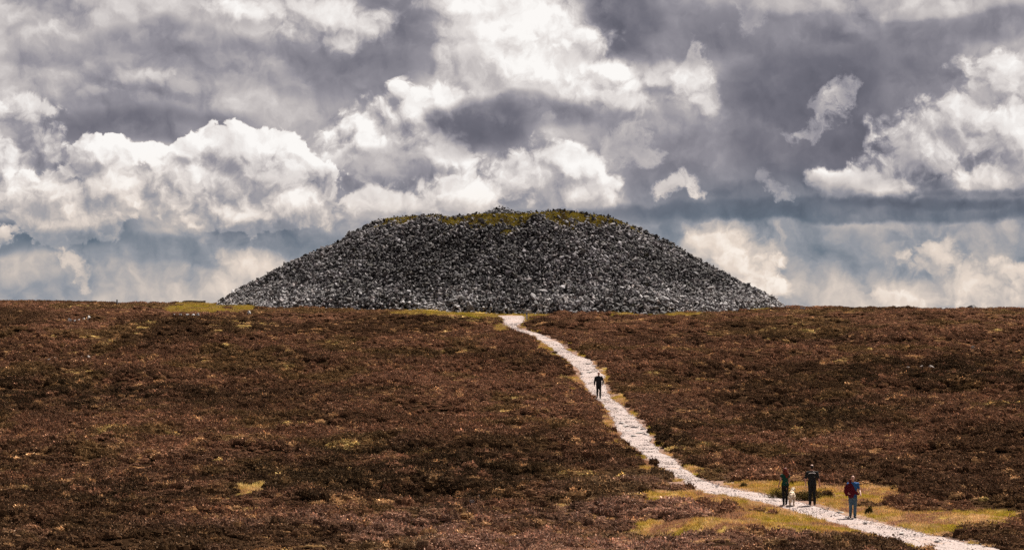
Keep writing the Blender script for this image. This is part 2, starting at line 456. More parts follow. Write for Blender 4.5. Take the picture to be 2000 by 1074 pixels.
# uneven, ragged edges
_e = 1 + 0.5 * fbm(PT / 3.0, PT * 0 + 3.3, 3, 21)
_e2 = 1 + 0.5 * fbm(PT / 2.6, PT * 0 + 8.3, 3, 27)
PLr, PRr = PC + (PL - PC) * _e[:, None], PC + (PR - PC) * _e2[:, None]
def path_dist(x, y):
    """signed-ish distance outside the path (negative inside), metres"""
    x, y = np.atleast_1d(x), np.atleast_1d(y)
    out = np.full(x.shape, 99.0)
    S = slice(None, None, 2)
    for c, w in zip(PC[S], (0.5 * np.linalg.norm(PRr - PLr, axis=1))[S]):
        # distance to a stadium along the path: ellipse stretched along the view for the far, foreshortened stretch
        d = np.hypot(x - c[0], y - c[1]) - np.minimum(w, 1.25)
        out = np.minimum(out, d)
    return out
def terrain(x, y):
    x, y = np.asarray(x, float), np.asarray(y, float)
    z = base_z(x, y)
    r = relief_z(x, y)
    d = path_dist(x.ravel(), y.ravel()).reshape(x.shape) if x.size < 4000000 else 0
    return z + r * sstep(0.0, 3.0, d) - 0.05 * (1 - sstep(-0.2, 0.8, d))

# --- where grass, bare soil and heather grow: ellipses seen in the photograph (row/column centre, radii), made ragged
GRASS_PX = [(385, 594, 45, 5), (1000, 609, 70, 6), (405, 600, 72, 7), (462, 597, 34, 6), (350, 604, 30, 5), (850, 608, 95, 5), (935, 611, 60, 4), (1000, 614, 60, 3), (1290, 608, 95, 4), (1480, 598, 40, 3),
            (1385, 965, 100, 10), (1290, 966, 40, 8), (1330, 1026, 110, 10), (1450, 1015, 120, 16), (1560, 1004, 90, 20), (1620, 1022, 60, 12), (1500, 985, 60, 8),
            (1470, 944, 70, 7), (1560, 950, 60, 8), (1680, 962, 90, 13), (1640, 985, 50, 16), (1720, 1006, 70, 14), (1830, 1012, 130, 14), (1940, 1004, 80, 9),
            (1780, 1030, 50, 8), (482, 948, 20, 5), (502, 945, 18, 4), (1212, 776, 18, 8), (1126, 740, 14, 9), (1180, 722, 14, 6), (1062, 672, 16, 5), (975, 640, 16, 5), (1300, 886, 16, 6),
            (1345, 916, 18, 6), (1185, 826, 10, 6), (1262, 905, 14, 7), (240, 640, 0.1, 0.1)]
def grass_mask(x, y, z):
    px, py = project(x, y, z)
    n = fbm(x / 1.6, y / 2.4, 4, 33)
    m = np.zeros_like(px)
    for cx, cy, rx, ry in GRASS_PX:
        r = ((px - cx) / rx) ** 2 + ((py - cy) / ry) ** 2
        m = np.maximum(m, 1.25 - r)
    return m * (1 + 1.0 * n) + n * 0.5 - 0.16 - 0.6 * (m <= 0)
def grass_mask_tall(x, y, z, h):
    """also where something h high would hide the grass behind it"""
    return np.maximum(grass_mask(x, y, z), np.maximum(grass_mask(x, y, z + 0.5 * h), grass_mask(x, y, z + h)))
# ------------------------------------------------------------------ materials
def new_mat(name):
    m = bpy.data.materials.new(name)
    m.use_nodes = True
    t = m.node_tree
    t.nodes.clear()
    nb = NB(t)
    out = t.nodes.new('ShaderNodeOutputMaterial')
    return m, nb, out
def attr(nb, name, kind='GEOMETRY'):
    n = nb.node('ShaderNodeAttribute', attribute_type=kind)
    n.attribute_name = name
    return n
def principled(nb, out, col, rough=0.9, spec=0.25, bump=None, bstr=0.3, bdist=0.02):
    p = nb.node('ShaderNodeBsdfPrincipled')
    nb.put(p.inputs['Base Color'], col if isinstance(col, S) else (*col, 1))
    nb.put(p.inputs['Roughness'], rough)
    p.inputs['Specular IOR Level'].default_value = spec
    if bump is not None:
        b = nb.node('ShaderNodeBump')
        b.inputs['Strength'].default_value = bstr
        b.inputs['Distance'].default_value = bdist
        nb.put(b.inputs['Height'], bump)
        nb.t.links.new(b.outputs[0], p.inputs['Normal'])
    nb.t.links.new(p.outputs[0], out.inputs[0])
    return p
def geo_pos(nb):
    return S(nb, nb.node('ShaderNodeNewGeometry').outputs['Position'])
def obj_pos(nb):
    return S(nb, nb.node('ShaderNodeTexCoord').outputs['Object'])

m_ground, nb, out = new_mat("peat_ground")
pos = geo_pos(nb)
n1 = nb.noise(pos, 1.7, 6, 0.6); n2 = nb.noise(pos, 14.0, 4, 0.6)
soil = nb.ramp(n1 * 0.6 + n2 * 0.4, [(0.3, (0.008, 0.005, 0.003)), (0.5, (0.020, 0.011, 0.006)), (0.7, (0.040, 0.022, 0.012))])
turf = nb.ramp(n1 * 0.5 + n2 * 0.5, [(0.3, (0.13, 0.08, 0.022)), (0.5, (0.25, 0.165, 0.045)), (0.7, (0.36, 0.24, 0.10))])
bare = nb.ramp(n1 * 0.4 + n2 * 0.6, [(0.3, (0.10, 0.06, 0.045)), (0.5, (0.20, 0.125, 0.095)), (0.7, (0.30, 0.21, 0.165))])
ga = attr(nb, "grassy"); ba = attr(nb, "bare")
col = nb.mixc(S(nb, ga.outputs['Fac']), soil, turf)
col = nb.mixc(S(nb, ba.outputs['Fac']), col, bare)
principled(nb, out, col, 1.0, 0.0, n1 * 0.5 + n2, 0.5, 0.05)

m_path, nb, out = new_mat("pale_gravel")
pos = geo_pos(nb)
v1 = nb.voro(pos, 16.0); vc = nb.voro(pos, 16.0, color=True)
n1 = nb.noise(pos, 0.9, 5, 0.6); n2 = nb.noise(pos, 25.0, 3, 0.6)
vcx, _, _ = nb.sep(vc)
col = nb.ramp(n1 * 0.35 + n2 * 0.25 + vcx * 0.4, [(0.25, (0.17, 0.13, 0.117)), (0.45, (0.27, 0.22, 0.203)), (0.7, (0.36, 0.30, 0.28))])
col = nb.mixc(nb.smooth(nb.noise(pos, 0.55, 4, 0.6), 0.56, 0.70, 0, 0.6), col, (0.30, 0.20, 0.15, 1))
principled(nb, out, col, 0.95, 0.05, v1, 0.3, 0.02)

# ------------------------------------------------------------------ ground sheet (fine where the picture looks, coarse out to the horizon)
def axis(lo, hi, step, far):
    a = list(np.arange(lo, hi + 1e-6, step))
    s, v = step, hi
    up = []
    while v < far[1]: s *= 1.35; v += s; up.append(min(v, far[1]))
    s, v = step, lo
    dn = []
    while v > far[0]: s *= 1.35; v -= s; dn.append(max(v, far[0]))
    return np.array(dn[::-1] + a + up)
gx = axis(-66, 66, 0.5, (-9000, 9000))
gy = axis(104, 312, 0.5, (-5000, 16000))
GX, GY = np.meshgrid(gx, gy)
GZ = base_z(GX, GY)
near = (np.abs(GX) < 70) & (GY > 90) & (GY < 330)
GZ[near] = terrain(GX[near], GY[near])
GZ[~near] += relief_z(GX[~near], GY[~near])
ground_me = grid_mesh("ground", np.stack([GX, GY, GZ], 2))
gm = np.zeros(GX.shape); gm[near] = np.clip(grass_mask_tall(GX[near], GY[near], GZ[near], 0.25) * 2.0, 0, 1)
pdist = np.full(GX.shape, 99.0); pdist[near] = path_dist(GX[near], GY[near])
bm_ = (1 - sstep(0.1, 0.9, pdist + 0.9 * fbm(GX / 1.1, GY / 1.1, 3, 44))) * 0.9
for nm, a in (("grassy", gm), ("bare", bm_)):
    at = ground_me.attributes.new(nm, 'FLOAT', 'POINT')
    at.data.foreach_set('value', a.ravel().astype(np.float32))
ground = obj("ground", ground_me, m_ground)
tag(ground, kind="structure")

# --- path sheet
K = 7
rows = []
for i in range(len(PC)):
    rr = []
    for j in range(K):
        f = j / (K - 1)
        p = PLr[i] * (1 - f) + PRr[i] * f
        rr.append((p[0], p[1], 0))
    rows.append(rr)
PP = np.array(rows)
PP[:, :, 2] = terrain(PP[:, :, 0], PP[:, :, 1])
PP[:, 1:-1, 2] += 0.035 + 0.05 * fbm(PP[:, 1:-1, 0] / 0.9, PP[:, 1:-1, 1] / 0.9, 3, 71)
PP[:, (0, -1), 2] -= 0.03
path_o = obj("path", grid_mesh("path", PP), m_path)
tag(path_o, kind="structure")
# ------------------------------------------------------------------ plants: heather, grass, gravel
src_col = {}
def source_collection(name, meshes):
    c = bpy.data.collections.new(name)
    for i, me in enumerate(meshes):
        o = bpy.data.objects.new("%s_piece_%02d" % (name, i), me)
        c.objects.link(o)
    src_col[name] = c
    return c
def scatter(name, pts, rot, scl, idx, colr, coll, parent=None):
    """one object whose vertices carry instances of the pieces in coll"""
    me = bpy.data.meshes.new(name)
    me.vertices.add(len(pts))
    me.vertices.foreach_set('co', np.asarray(pts, np.float32).ravel())
    for nm, ty, fld, a in (("rot", 'FLOAT_VECTOR', 'vector', rot), ("scl", 'FLOAT_VECTOR', 'vector', scl), ("idx", 'INT', 'value', idx)):
        at = me.attributes.new(nm, ty, 'POINT')
        at.data.foreach_set(fld, np.asarray(a, np.int32 if ty == 'INT' else np.float32).ravel())
    at = me.attributes.new("tint", 'FLOAT_COLOR', 'POINT')
    c4 = np.ones((len(pts), 4), np.float32); c4[:, :3] = colr
    at.data.foreach_set('color', c4.ravel())
    me.update()
    o = obj(name, me, None, parent)
    g = bpy.data.node_groups.new(name + "_scatter", 'GeometryNodeTree')
    g.interface.new_socket(name="Geometry", in_out='INPUT', socket_type='NodeSocketGeometry')
    g.interface.new_socket(name="Geometry", in_out='OUTPUT', socket_type='NodeSocketGeometry')
    gi = g.nodes.new('NodeGroupInput'); go = g.nodes.new('NodeGroupOutput')
    ci = g.nodes.new('GeometryNodeCollectionInfo')
    ci.inputs['Collection'].default_value = coll
    ci.inputs['Separate Children'].default_value = True
    ci.inputs['Reset Children'].default_value = True
    ip = g.nodes.new('GeometryNodeInstanceOnPoints')
    ip.inputs['Pick Instance'].default_value = True
    def named(nm, ty):
        n = g.nodes.new('GeometryNodeInputNamedAttribute'); n.data_type = ty
        n.inputs['Name'].default_value = nm
        return n.outputs['Attribute']
    L = g.links.new
    L(gi.outputs[0], ip.inputs['Points'])
    L(ci.outputs[0], ip.inputs['Instance'])
    L(named("idx", 'INT'), ip.inputs['Instance Index'])
    er = g.nodes.new('FunctionNodeEulerToRotation')
    L(named("rot", 'FLOAT_VECTOR'), er.inputs[0])
    L(er.outputs[0], ip.inputs['Rotation'])
    L(named("scl", 'FLOAT_VECTOR'), ip.inputs['Scale'])
    L(ip.outputs[0], go.inputs[0])
    md = o.modifiers.new("scatter", 'NODES')
    md.node_group = g
    return o

def plant_mat(name, transl=0.3, rough=0.8):
    m, nb, out = new_mat(name)
    a = attr(nb, "tint", 'INSTANCER'); b = attr(nb, "shade")
    c = nb.mixc(1.0, S(nb, a.outputs['Color']), S(nb, b.outputs['Color']), 'MULTIPLY')
    d = nb.node('ShaderNodeBsdfDiffuse'); nb.put(d.inputs[0], c)
    t = nb.node('ShaderNodeBsdfTranslucent'); nb.put(t.inputs[0], c)
    mx = nb.node('ShaderNodeMixShader'); mx.inputs[0].default_value = transl
    nb.t.links.new(d.outputs[0], mx.inputs[1]); nb.t.links.new(t.outputs[0], mx.inputs[2])
    nb.t.links.new(mx.outputs[0], out.inputs[0])
    return m
m_heather = plant_mat("heather_sprigs", 0.12)
m_grass = plant_mat("grass_blades", 0.35)

def blades_mesh(name, items, mat, hearts=()):
    """items: (base, tip, width_vector, shade rgb): narrow kite of two triangles each"""
    V, F, C = [], [], []
    for b, t, w, c in items:
        k = len(V)
        m = b * 0.45 + t * 0.55
        V += [b, m + w, t, m - w]
        F += [(k, k + 1, k + 2), (k, k + 2, k + 3)]
        C += [c] * 4
    for h in hearts:
        k = len(V)
        for ring in h[:-1]: V += ring
        V.append(h[-1])
        nr = len(h) - 1
        for i in range(nr - 1):
            for j in range(6):
                F.append((k + 6 * i + j, k + 6 * i + (j + 1) % 6, k + 6 * i + 6 + (j + 1) % 6, k + 6 * i + 6 + j))
        for j in range(6): F.append((k + 6 * (nr - 1) + j, k + 6 * (nr - 1) + (j + 1) % 6, k + 6 * nr))
        C += [(0.50, 0.47, 0.43)] * (6 * nr + 1)  # inner domes coloured darker: shade within the cushion put into the colour
    me = mesh(name, V, F)
    at = me.color_attributes.new("shade", 'FLOAT_COLOR', 'POINT')
    at.data.foreach_set('color', np.array([(*c, 1) for c in C], np.float32).ravel())
    me.materials.append(mat)
    return me
def heather_piece(seed, n=105, woody=5):
    """a cushion of heather: dark inner domes added to block light, with a coat of short leafy sprigs"""
    r = np.random.default_rng(seed)
    it = []
    lob = [(r.uniform(-.26, .26), r.uniform(-.26, .26), r.uniform(.16, .27)) for _ in range(5)]
    for i in range(n):
        lx, ly, lr = lob[i % 5]
        d = r.normal(0, 1, 3); d[2] = abs(d[2]) * 1.1; d /= np.linalg.norm(d)
        base = np.array([lx + d[0] * lr, ly + d[1] * lr, 0.02 + d[2] * lr * 1.15]) * r.uniform(0.86, 1.04)
        o3 = d + r.normal(0, 0.55, 3); o3 /= np.linalg.norm(o3)
        tip = base + o3 * r.uniform(0.05, 0.12)
        w = np.cross(o3, r.normal(0, 1, 3)); w *= r.uniform(0.018, 0.036) / (np.linalg.norm(w) + 1e-6)
        v = math.exp(r.normal(-0.08, 0.42))
        warm = r.uniform(-0.12, 0.12)
        it.append((base, tip, w, (v * (1 + warm), v, v * (1 - warm))))
    for i in range(woody):
        a, q = r.uniform(0, 2 * math.pi), r.uniform(0.3, 1)
        base = np.array([0.1 * math.cos(a), 0.1 * math.sin(a), 0.0])
        tip = np.array([0.45 * q * math.cos(a), 0.45 * q * math.sin(a), 0.36 * (1.1 - q * 0.6)])
        w = np.cross(tip - base, (0, 0, 1.0)); w *= 0.008 / (np.linalg.norm(w) + 1e-6)
        it.append((base, tip, w, (1.8, 1.6, 1.5)))
    heart = []
    for lx, ly, lr in lob:                      # opaque dome added in each lobe so light cannot pass through
        lr *= 0.92
        rings = [(1.0, -0.05), (0.88, 0.5), (0.5, 0.98)]
        heart.append([[np.array([lx + math.cos(6.2832 * k / 6) * q * lr, ly + math.sin(6.2832 * k / 6) * q * lr, zq * lr * 1.1]) for k in range(6)] for q, zq in rings] + [np.array([lx, ly, lr * 1.12])])
    return blades_mesh("heather_%d" % seed, it, m_heather, heart)
def grass_piece(seed, n=46, h=0.17, spread=0.17):
    r = np.random.default_rng(seed)
    it = []
    for i in range(n):
        a, q = r.uniform(0, 2 * math.pi), math.sqrt(r.uniform(0, 1))
        base = np.array([spread * q * math.cos(a), spread * q * math.sin(a), 0.0])
        d = np.array([math.cos(a) * 0.5 * q, math.sin(a) * 0.5 * q, 1.0]) + r.normal(0, 0.28, 3)
        tip = base + d / np.linalg.norm(d) * h * r.uniform(0.5, 1.25)
        w = np.cross(d, r.normal(0, 1, 3)); w *= r.uniform(0.006, 0.012) / (np.linalg.norm(w) + 1e-6)
        v = r.uniform(0.65, 1.3); warm = r.uniform(-0.1, 0.16)
        it.append((base, tip, w, (v * (1 + warm), v, v * (1 - warm))))
    return blades_mesh("grass_%d" % seed, it, m_grass)
heather_src = source_collection("heather", [heather_piece(100 + i) for i in range(6)])
grass_src = source_collection("grass", [grass_piece(200 + i) for i in range(4)])

# --- heather canopy over the moor
NH = 150000
D0_, D1_ = 111.0, 312.0
u = rng.uniform(0, 1, NH)
hd = np.sqrt(u * (D1_ ** 2 - D0_ ** 2) + D0_ ** 2)
hx = rng.uniform(-0.205, 0.205, NH) * hd
hy = hd
pd_ = path_dist(hx, hy)
cr = np.hypot(hx - CAIRN[0], hy - CAIRN[1])
hz_ = terrain(hx, hy)
gmask = grass_mask_tall(hx, hy, hz_, 0.27)
edge_n = fbm(hx / 0.8, hy / 0.8, 3, 50)
keep = (pd_ > 0.22 + 0.45 * edge_n) & (cr > 27.9 + 1.2 * edge_n) & (gmask < 0.30)
hx, hy, hz_, pd_, gmask, edge_n = [a[keep] for a in (hx, hy, hz_, pd_, gmask, edge_n)]
n = len(hx)
n_hgt = fbm(hx / 1.5, hy / 1.8, 4, 61)
n_big = fbm(hx / 9.0, hy / 13.0, 4, 62)
n_mid = fbm(hx / 3.0, hy / 4.0, 4, 63)
n_tan = fbm(hx / 1.9, hy / 2.4, 4, 64)
n_grn = fbm(hx / 4.5, hy / 6.5, 4, 65)
rn = rng.uniform(0, 1, n)
# colours of living, dark and dry heather (linear albedo)
c_brown = np.array([0.132, 0.068, 0.041]); c_pink = np.array([0.24, 0.142, 0.105]); c_dark = np.array([0.055, 0.032, 0.019])
c_olive = np.array([0.098, 0.066, 0.026]); c_tan = np.array([0.29, 0.17, 0.085]); c_straw = np.array([0.36, 0.26, 0.105])
def blend(c, k, to):
    return c * (1 - k[:, None]) + to * k[:, None]
hc = np.tile(c_brown, (n, 1))
hpx, hpy = project(hx, hy, hz_ + 0.2)
# young pinkish heather on the near rise; taller heather beyond it, shade of hollows and swathes put into its colour
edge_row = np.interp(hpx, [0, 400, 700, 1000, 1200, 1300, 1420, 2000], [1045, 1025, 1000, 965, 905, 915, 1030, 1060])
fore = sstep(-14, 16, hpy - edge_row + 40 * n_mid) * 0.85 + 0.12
shade_patch = np.zeros(n)
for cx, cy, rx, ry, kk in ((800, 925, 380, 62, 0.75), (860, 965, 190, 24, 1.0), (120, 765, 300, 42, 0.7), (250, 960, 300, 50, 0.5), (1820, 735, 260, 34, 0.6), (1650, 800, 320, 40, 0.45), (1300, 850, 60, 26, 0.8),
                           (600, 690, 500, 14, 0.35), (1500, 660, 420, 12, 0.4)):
    shade_patch = np.maximum(shade_patch, kk * np.exp(-(((hpx - cx) / rx) ** 2 + ((hpy - cy) / ry) ** 2)))
shade_patch = np.clip(shade_patch * (1.0 + 2.2 * n_mid + 1.2 * n_hgt), 0, 1)
hc = blend(hc, np.clip(fore * (0.55 + 1.2 * n_big + 0.8 * n_mid), 0, 0.9), c_pink)
hc = blend(hc, np.clip((n_grn - 0.06) * 3.2, 0, 0.6), c_olive)
hc = blend(hc, np.clip((-n_big - 0.0) * 3.4 + (rn - 0.5) * 0.8, 0, 0.85), c_dark)
hc = blend(hc, np.clip(shade_patch * 1.25, 0, 0.92) * (rn > 0.12), np.array([0.034, 0.022, 0.013]))
hc = blend(hc, np.clip((n_tan - 0.26) * 6.0, 0, 1) * (rn > 0.45), c_tan)
hc = blend(hc, np.clip((n_tan + 0.6 * n_grn - 0.46) * 9.0, 0, 1) * (rn > 0.6), c_straw)
hc = blend(hc, (rng.uniform(0, 1, n) > 0.955) * 0.7, c_tan)
hc *= 1.36 * np.exp(rng.normal(0, 0.24, (n, 1))).clip(0.5, 1.8)
ss = np.exp(rng.normal(math.log(0.72), 0.30, n)).clip(0.35, 1.15) * (1.0 + 0.7 * np.clip(n_hgt, -0.4, 0.5))
ss *= 0.62 + 0.38 * sstep(0.1, 1.1, pd_)
hgt = ss * np.exp(rng.normal(0, 0.28, n)) * (0.95 + 0.8 * np.clip(n_hgt, -0.6, 0.6))
hgt = np.minimum(hgt * (1 + 0.35 * shade_patch), 1.25) * (1 - 0.38 * sstep(235, 275, hy))
dry = n_tan > 0.33
hgt[dry] *= 0.6
rot = np.stack([rng.normal(0, 0.12, n), rng.normal(0, 0.12, n), rng.uniform(0, 6.28, n)], 1)
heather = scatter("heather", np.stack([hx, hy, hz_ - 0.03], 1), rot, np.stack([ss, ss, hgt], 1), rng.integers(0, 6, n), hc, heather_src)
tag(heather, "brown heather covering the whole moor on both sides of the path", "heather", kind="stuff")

# --- grass in the clearings and along the path
def wedge(nn, d0, d1, t=0.2):
    d = np.sqrt(rng.uniform(0, 1, nn) * (d1 ** 2 - d0 ** 2) + d0 ** 2)
    return rng.uniform(-t, t, nn) * d, d
ax_, ay_ = wedge(520000, 111, 302)
az_ = base_z(ax_, ay_) + relief_z(ax_, ay_)
gmk = grass_mask_tall(ax_, ay_, az_, 0.25)
pdg = path_dist(ax_, ay_)
side = (pdg > 0.02) & (pdg < 0.6) & (fbm(ax_ / 1.2, ay_ / 2.0, 3, 81) > 0.16)
crg = np.hypot(ax_ - CAIRN[0], ay_ - CAIRN[1])
kg = ((gmk > 0.16) | side) & (pdg > 0.0) & (crg > 27.6)
ax_, ay_, gmk, crg = ax_[kg], ay_[kg], gmk[kg], crg[kg]
az_ = terrain(ax_, ay_)
n = len(ax_)
g1 = fbm(ax_ / 2.2, ay_ / 1.6, 4, 83); g2 = fbm(ax_ / 0.9, ay_ / 0.9, 3, 84)
gc = np.tile(np.array([0.38, 0.235, 0.075]), (n, 1))
gc = blend(gc, np.clip(0.12 + 2.2 * g1, 0, 0.9), np.array([0.255, 0.205, 0.020]))
gc = blend(gc, np.clip((g2 - 0.0) * 3.2, 0, 0.9), np.array([0.44, 0.285, 0.150]))
gc = blend(gc, np.clip((-g1 - 0.06) * 4, 0, 0.8), np.array([0.25, 0.130, 0.090]))
far_green = sstep(240, 270, ay_)
gc = blend(gc, far_green * 0.6, np.array([0.20, 0.165, 0.022]))
gpx, gpy = project(ax_, ay_, az_)
gc = blend(gc, 0.9 * np.exp(-(((gpx - 490) / 34) ** 2 + ((gpy - 946) / 9) ** 2)), np.array([0.52, 0.40, 0.15]))
gc *= 1.2
gc *= rng.uniform(0.7, 1.3, (n, 1))
gs = rng.uniform(0.45, 1.1, n)
rot = np.stack([rng.normal(0, 0.1, n), rng.normal(0, 0.1, n), rng.uniform(0, 6.28, n)], 1)
grass = scatter("grass", np.stack([ax_, ay_, az_ - 0.01], 1), rot, np.stack([gs, gs, gs * rng.uniform(0.5, 1.2, n)], 1), rng.integers(0, 4, n), gc, grass_src)
tag(grass, "short yellow-green grass in the clearings beside the path and below the cairn", "grass", kind="stuff")

# --- stones: angular hulls shared by gravel, cairn and rocks
def stone_mesh(name, seed, npts=14, flat=0.62):
    r = np.random.default_rng(seed)
    p = r.normal(0, 1, (npts, 3)); p /= np.linalg.norm(p, axis=1)[:, None]
    p *= r.uniform(0.38, 0.55, (npts, 1))
    p *= np.array([1.15, r.uniform(0.75, 1.0), flat * r.uniform(0.8, 1.2)])
    bm = bmesh.new()
    vs_ = [bm.verts.new(q) for q in p]
    bmesh.ops.convex_hull(bm, input=vs_)
    loose = [v for v in bm.verts if not v.link_faces]
    bmesh.ops.delete(bm, geom=loose, context='VERTS')
    bmesh.ops.recalc_face_normals(bm, faces=bm.faces)
    me = bpy.data.meshes.new(name)
    bm.to_mesh(me); bm.free()
    return me
def stone_mat(name, src):
    m, nb, out = new_mat(name)
    if src == 'INSTANCER':
        c = S(nb, attr(nb, "tint", 'INSTANCER').outputs['Color'])
    elif src == 'OBJECT':
        c = S(nb, nb.node('ShaderNodeObjectInfo').outputs['Color'])
    pos = geo_pos(nb)
    n1 = nb.noise(pos, 4.5, 5, 0.65); n2 = nb.noise(pos, 26.0, 4, 0.6)
    f = nb.math('MULTIPLY_ADD', n1, 0.9, 0.35) + (n2 - 0.5) * 0.8
    c = nb.mixc(1.0, c, nb.comb(f, f, f), 'MULTIPLY')
    c = nb.mixc(nb.smooth(nb.noise(pos, 1.3, 4, 0.6), 0.58, 0.72, 0, 0.35), c, (0.11, 0.10, 0.05, 1))
    principled(nb, out, c, 0.85, 0.25, n1 + n2 * 0.5, 0.35, 0.04)
    return m
m_stone_i = stone_mat("limestone_many", 'INSTANCER')
m_stone_o = stone_mat("limestone", 'OBJECT')
stone_meshes = [stone_mesh("stone_%d" % i, 300 + i) for i in range(8)]
for me in stone_meshes: me.materials.append(m_stone_i)
stone_src = source_collection("stones", stone_meshes)

# --- loose gravel on the path
sel = rng.integers(2, len(PC) - 2, 20000)
f = rng.uniform(0.04, 0.96, len(sel)); jit = rng.uniform(-0.2, 0.2, (len(sel), 2))
gp = PLr[sel] * (1 - f[:, None]) + PRr[sel] * f[:, None] + jit
gz = terrain(gp[:, 0], gp[:, 1]) + 0.035
gsz = np.exp(rng.normal(math.log(0.042), 0.4, len(sel))).clip(0.02, 0.14)
gcol = np.array([0.31, 0.26, 0.245]) * rng.uniform(0.6, 1.25, (len(sel), 1)) * (1 + rng.normal(0, 0.04, (len(sel), 3)))
rot = np.stack([rng.normal(0, 0.5, len(sel)), rng.normal(0, 0.5, len(sel)), rng.uniform(0, 6.28, len(sel))], 1)
gravel = scatter("path_gravel", np.stack([gp[:, 0], gp[:, 1], gz], 1), rot, np.stack([gsz, gsz, gsz * 0.8], 1), rng.integers(0, 8, len(sel)), gcol, stone_src)
tag(gravel, "loose pale gravel lying on the winding path", "gravel", kind="stuff")
# ------------------------------------------------------------------ the great cairn
_cr = np.array([0, 3, 6, 9, 10.5, 12.0, 13.2, 14.4, 16.2, 18.8, 21.1, 23.0, 25.0, 27.4, 28.4, 30.0])
_ch = np.array([8.45, 8.5, 8.5, 8.38, 8.2, 7.85, 7.35, 6.75, 5.6, 4.15, 3.0, 2.0, 0.95, -0.15, -0.95, -2.4])
def cairn_z(x, y):
    dx, dy = x - CAIRN[0], y - CAIRN[1]
    r = np.hypot(dx, dy); th = np.arctan2(dy, dx)
    rr = r * (1 + 0.035 * fbm(np.cos(th) * 2.2 + 5, np.sin(th) * 2.2 + 5, 3, 91))
    rr = rr * (1 + 0.055 * np.clip(-np.sin(th), 0, 1) ** 2)
    # gullies and ribs where stones have slid
    g = fbm(th * 7.0, r / 9.0, 3, 92)
    h = np.interp(rr, _cr, _ch)
    h = h + 0.85 * g * sstep(29, 24, r) * sstep(7, 14, r) + 0.5 * fbm(x / 3.2, y / 3.2, 3, 93) * sstep(29.5, 26.5, r) * (0.35 + 0.65 * sstep(10, 14, r))
    # uneven turfed top: a dip on the west, a bump on the east
    h = h - 0.32 * np.exp(-(((dx + 4.3) / 1.6) ** 2)) * sstep(14, 8, r) + 0.34 * np.exp(-(((dx - 6) / 2.8) ** 2)) * sstep(14, 8, r)
    return CAIRN_Z + h
m_core, nb, out = new_mat("cairn_rubble_core")
pos = geo_pos(nb)
n1 = nb.noise(pos, 2.0, 5, 0.6); n2 = nb.voro(pos, 5.0)
principled(nb, out, nb.ramp(n1 * 0.5 + n2 * 0.5, [(0.2, (0.012, 0.011, 0.012)), (0.8, (0.04, 0.037, 0.036))]), 0.95, 0.1, n2, 0.8, 0.1)
cairn = empty("cairn", (CAIRN[0], CAIRN[1], CAIRN_Z - 0.9))
tag(cairn, "huge flat-topped cairn of loose grey limestone standing on the skyline", "cairn")
def under(o, par):
    o.parent = par
    o.matrix_parent_inverse = Matrix.Translation(-Vector(par.location))
    return o
rg = np.concatenate([np.linspace(0.02, 12, 26), np.linspace(12.4, 30, 64)]); tg = np.linspace(0, 2 * math.pi, 221)
RG, TG = np.meshgrid(rg, tg, indexing='ij')
X_, Y_ = CAIRN[0] + RG * np.cos(TG), CAIRN[1] + RG * np.sin(TG)
core = obj("rubble_core", grid_mesh("rubble_core", np.stack([X_, Y_, cairn_z(X_, Y_) - 0.16], 2)), m_core)
under(core, cairn)

NS = 88000
sr = np.sqrt(rng.uniform(0, 1, NS)) * 28.6
st = rng.uniform(0, 2 * math.pi, NS)
sx, sy = CAIRN[0] + sr * np.cos(st), CAIRN[1] + sr * np.sin(st)
sz = cairn_z(sx, sy)
hgt_ = sz - CAIRN_Z
turf_n = fbm(sx / 2.6, sy / 2.6, 4, 95)
turf = (sr < 13.2 + 1.5 * turf_n) & (turf_n + sstep(14.0, 10.5, sr) * 0.8 > 0.34)
ks = ~turf | (rng.uniform(0, 1, NS) < 0.10)
ks &= sz > terrain(sx, sy) - 0.3
sx, sy, sz, sr, st, hgt_ = [a[ks] for a in (sx, sy, sz, sr, st, hgt_)]
n = len(sx)
size = np.exp(rng.normal(math.log(0.268), 0.36, n)).clip(0.12, 0.75)
size *= 1 + 0.12 * sstep(2.0, 0.0, hgt_)
e = 0.35
nx = -(cairn_z(sx + e, sy) - cairn_z(sx - e, sy)) / (2 * e); ny = -(cairn_z(sx, sy + e) - cairn_z(sx, sy - e)) / (2 * e)
off = rng.uniform(-0.12, 0.22, n) + 0.10 * size
sz2 = sz + off
rot = np.stack([-np.arctan(ny) * -1 * 0.6 + rng.normal(0, 0.5, n), rng.normal(0, 0.5, n), rng.uniform(0, 6.28, n)], 1)
rot[:, 0] = rng.normal(0, 0.8, n); rot[:, 1] = rng.normal(0, 0.8, n)
sc3 = np.stack([size * rng.uniform(0.8, 1.25, n), size * rng.uniform(0.8, 1.2, n), size * rng.uniform(0.7, 1.2, n)], 1)
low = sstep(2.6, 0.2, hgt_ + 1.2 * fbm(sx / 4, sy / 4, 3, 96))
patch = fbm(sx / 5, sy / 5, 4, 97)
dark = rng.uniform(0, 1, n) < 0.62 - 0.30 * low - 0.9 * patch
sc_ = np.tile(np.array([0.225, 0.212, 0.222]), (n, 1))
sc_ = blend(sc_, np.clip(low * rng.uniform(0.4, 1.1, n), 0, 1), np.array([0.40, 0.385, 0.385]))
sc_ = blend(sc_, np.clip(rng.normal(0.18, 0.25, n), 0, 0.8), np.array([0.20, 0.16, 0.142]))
sc_[dark] = sc_[dark] * 0.30 + np.array([0.008, 0.007, 0.007])       # stones darkened at random: shaded faces and gaps put into the colour
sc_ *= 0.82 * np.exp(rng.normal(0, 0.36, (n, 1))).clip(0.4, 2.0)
idx = rng.integers(0, 8, n)
pts = np.stack([sx, sy, sz2], 1)
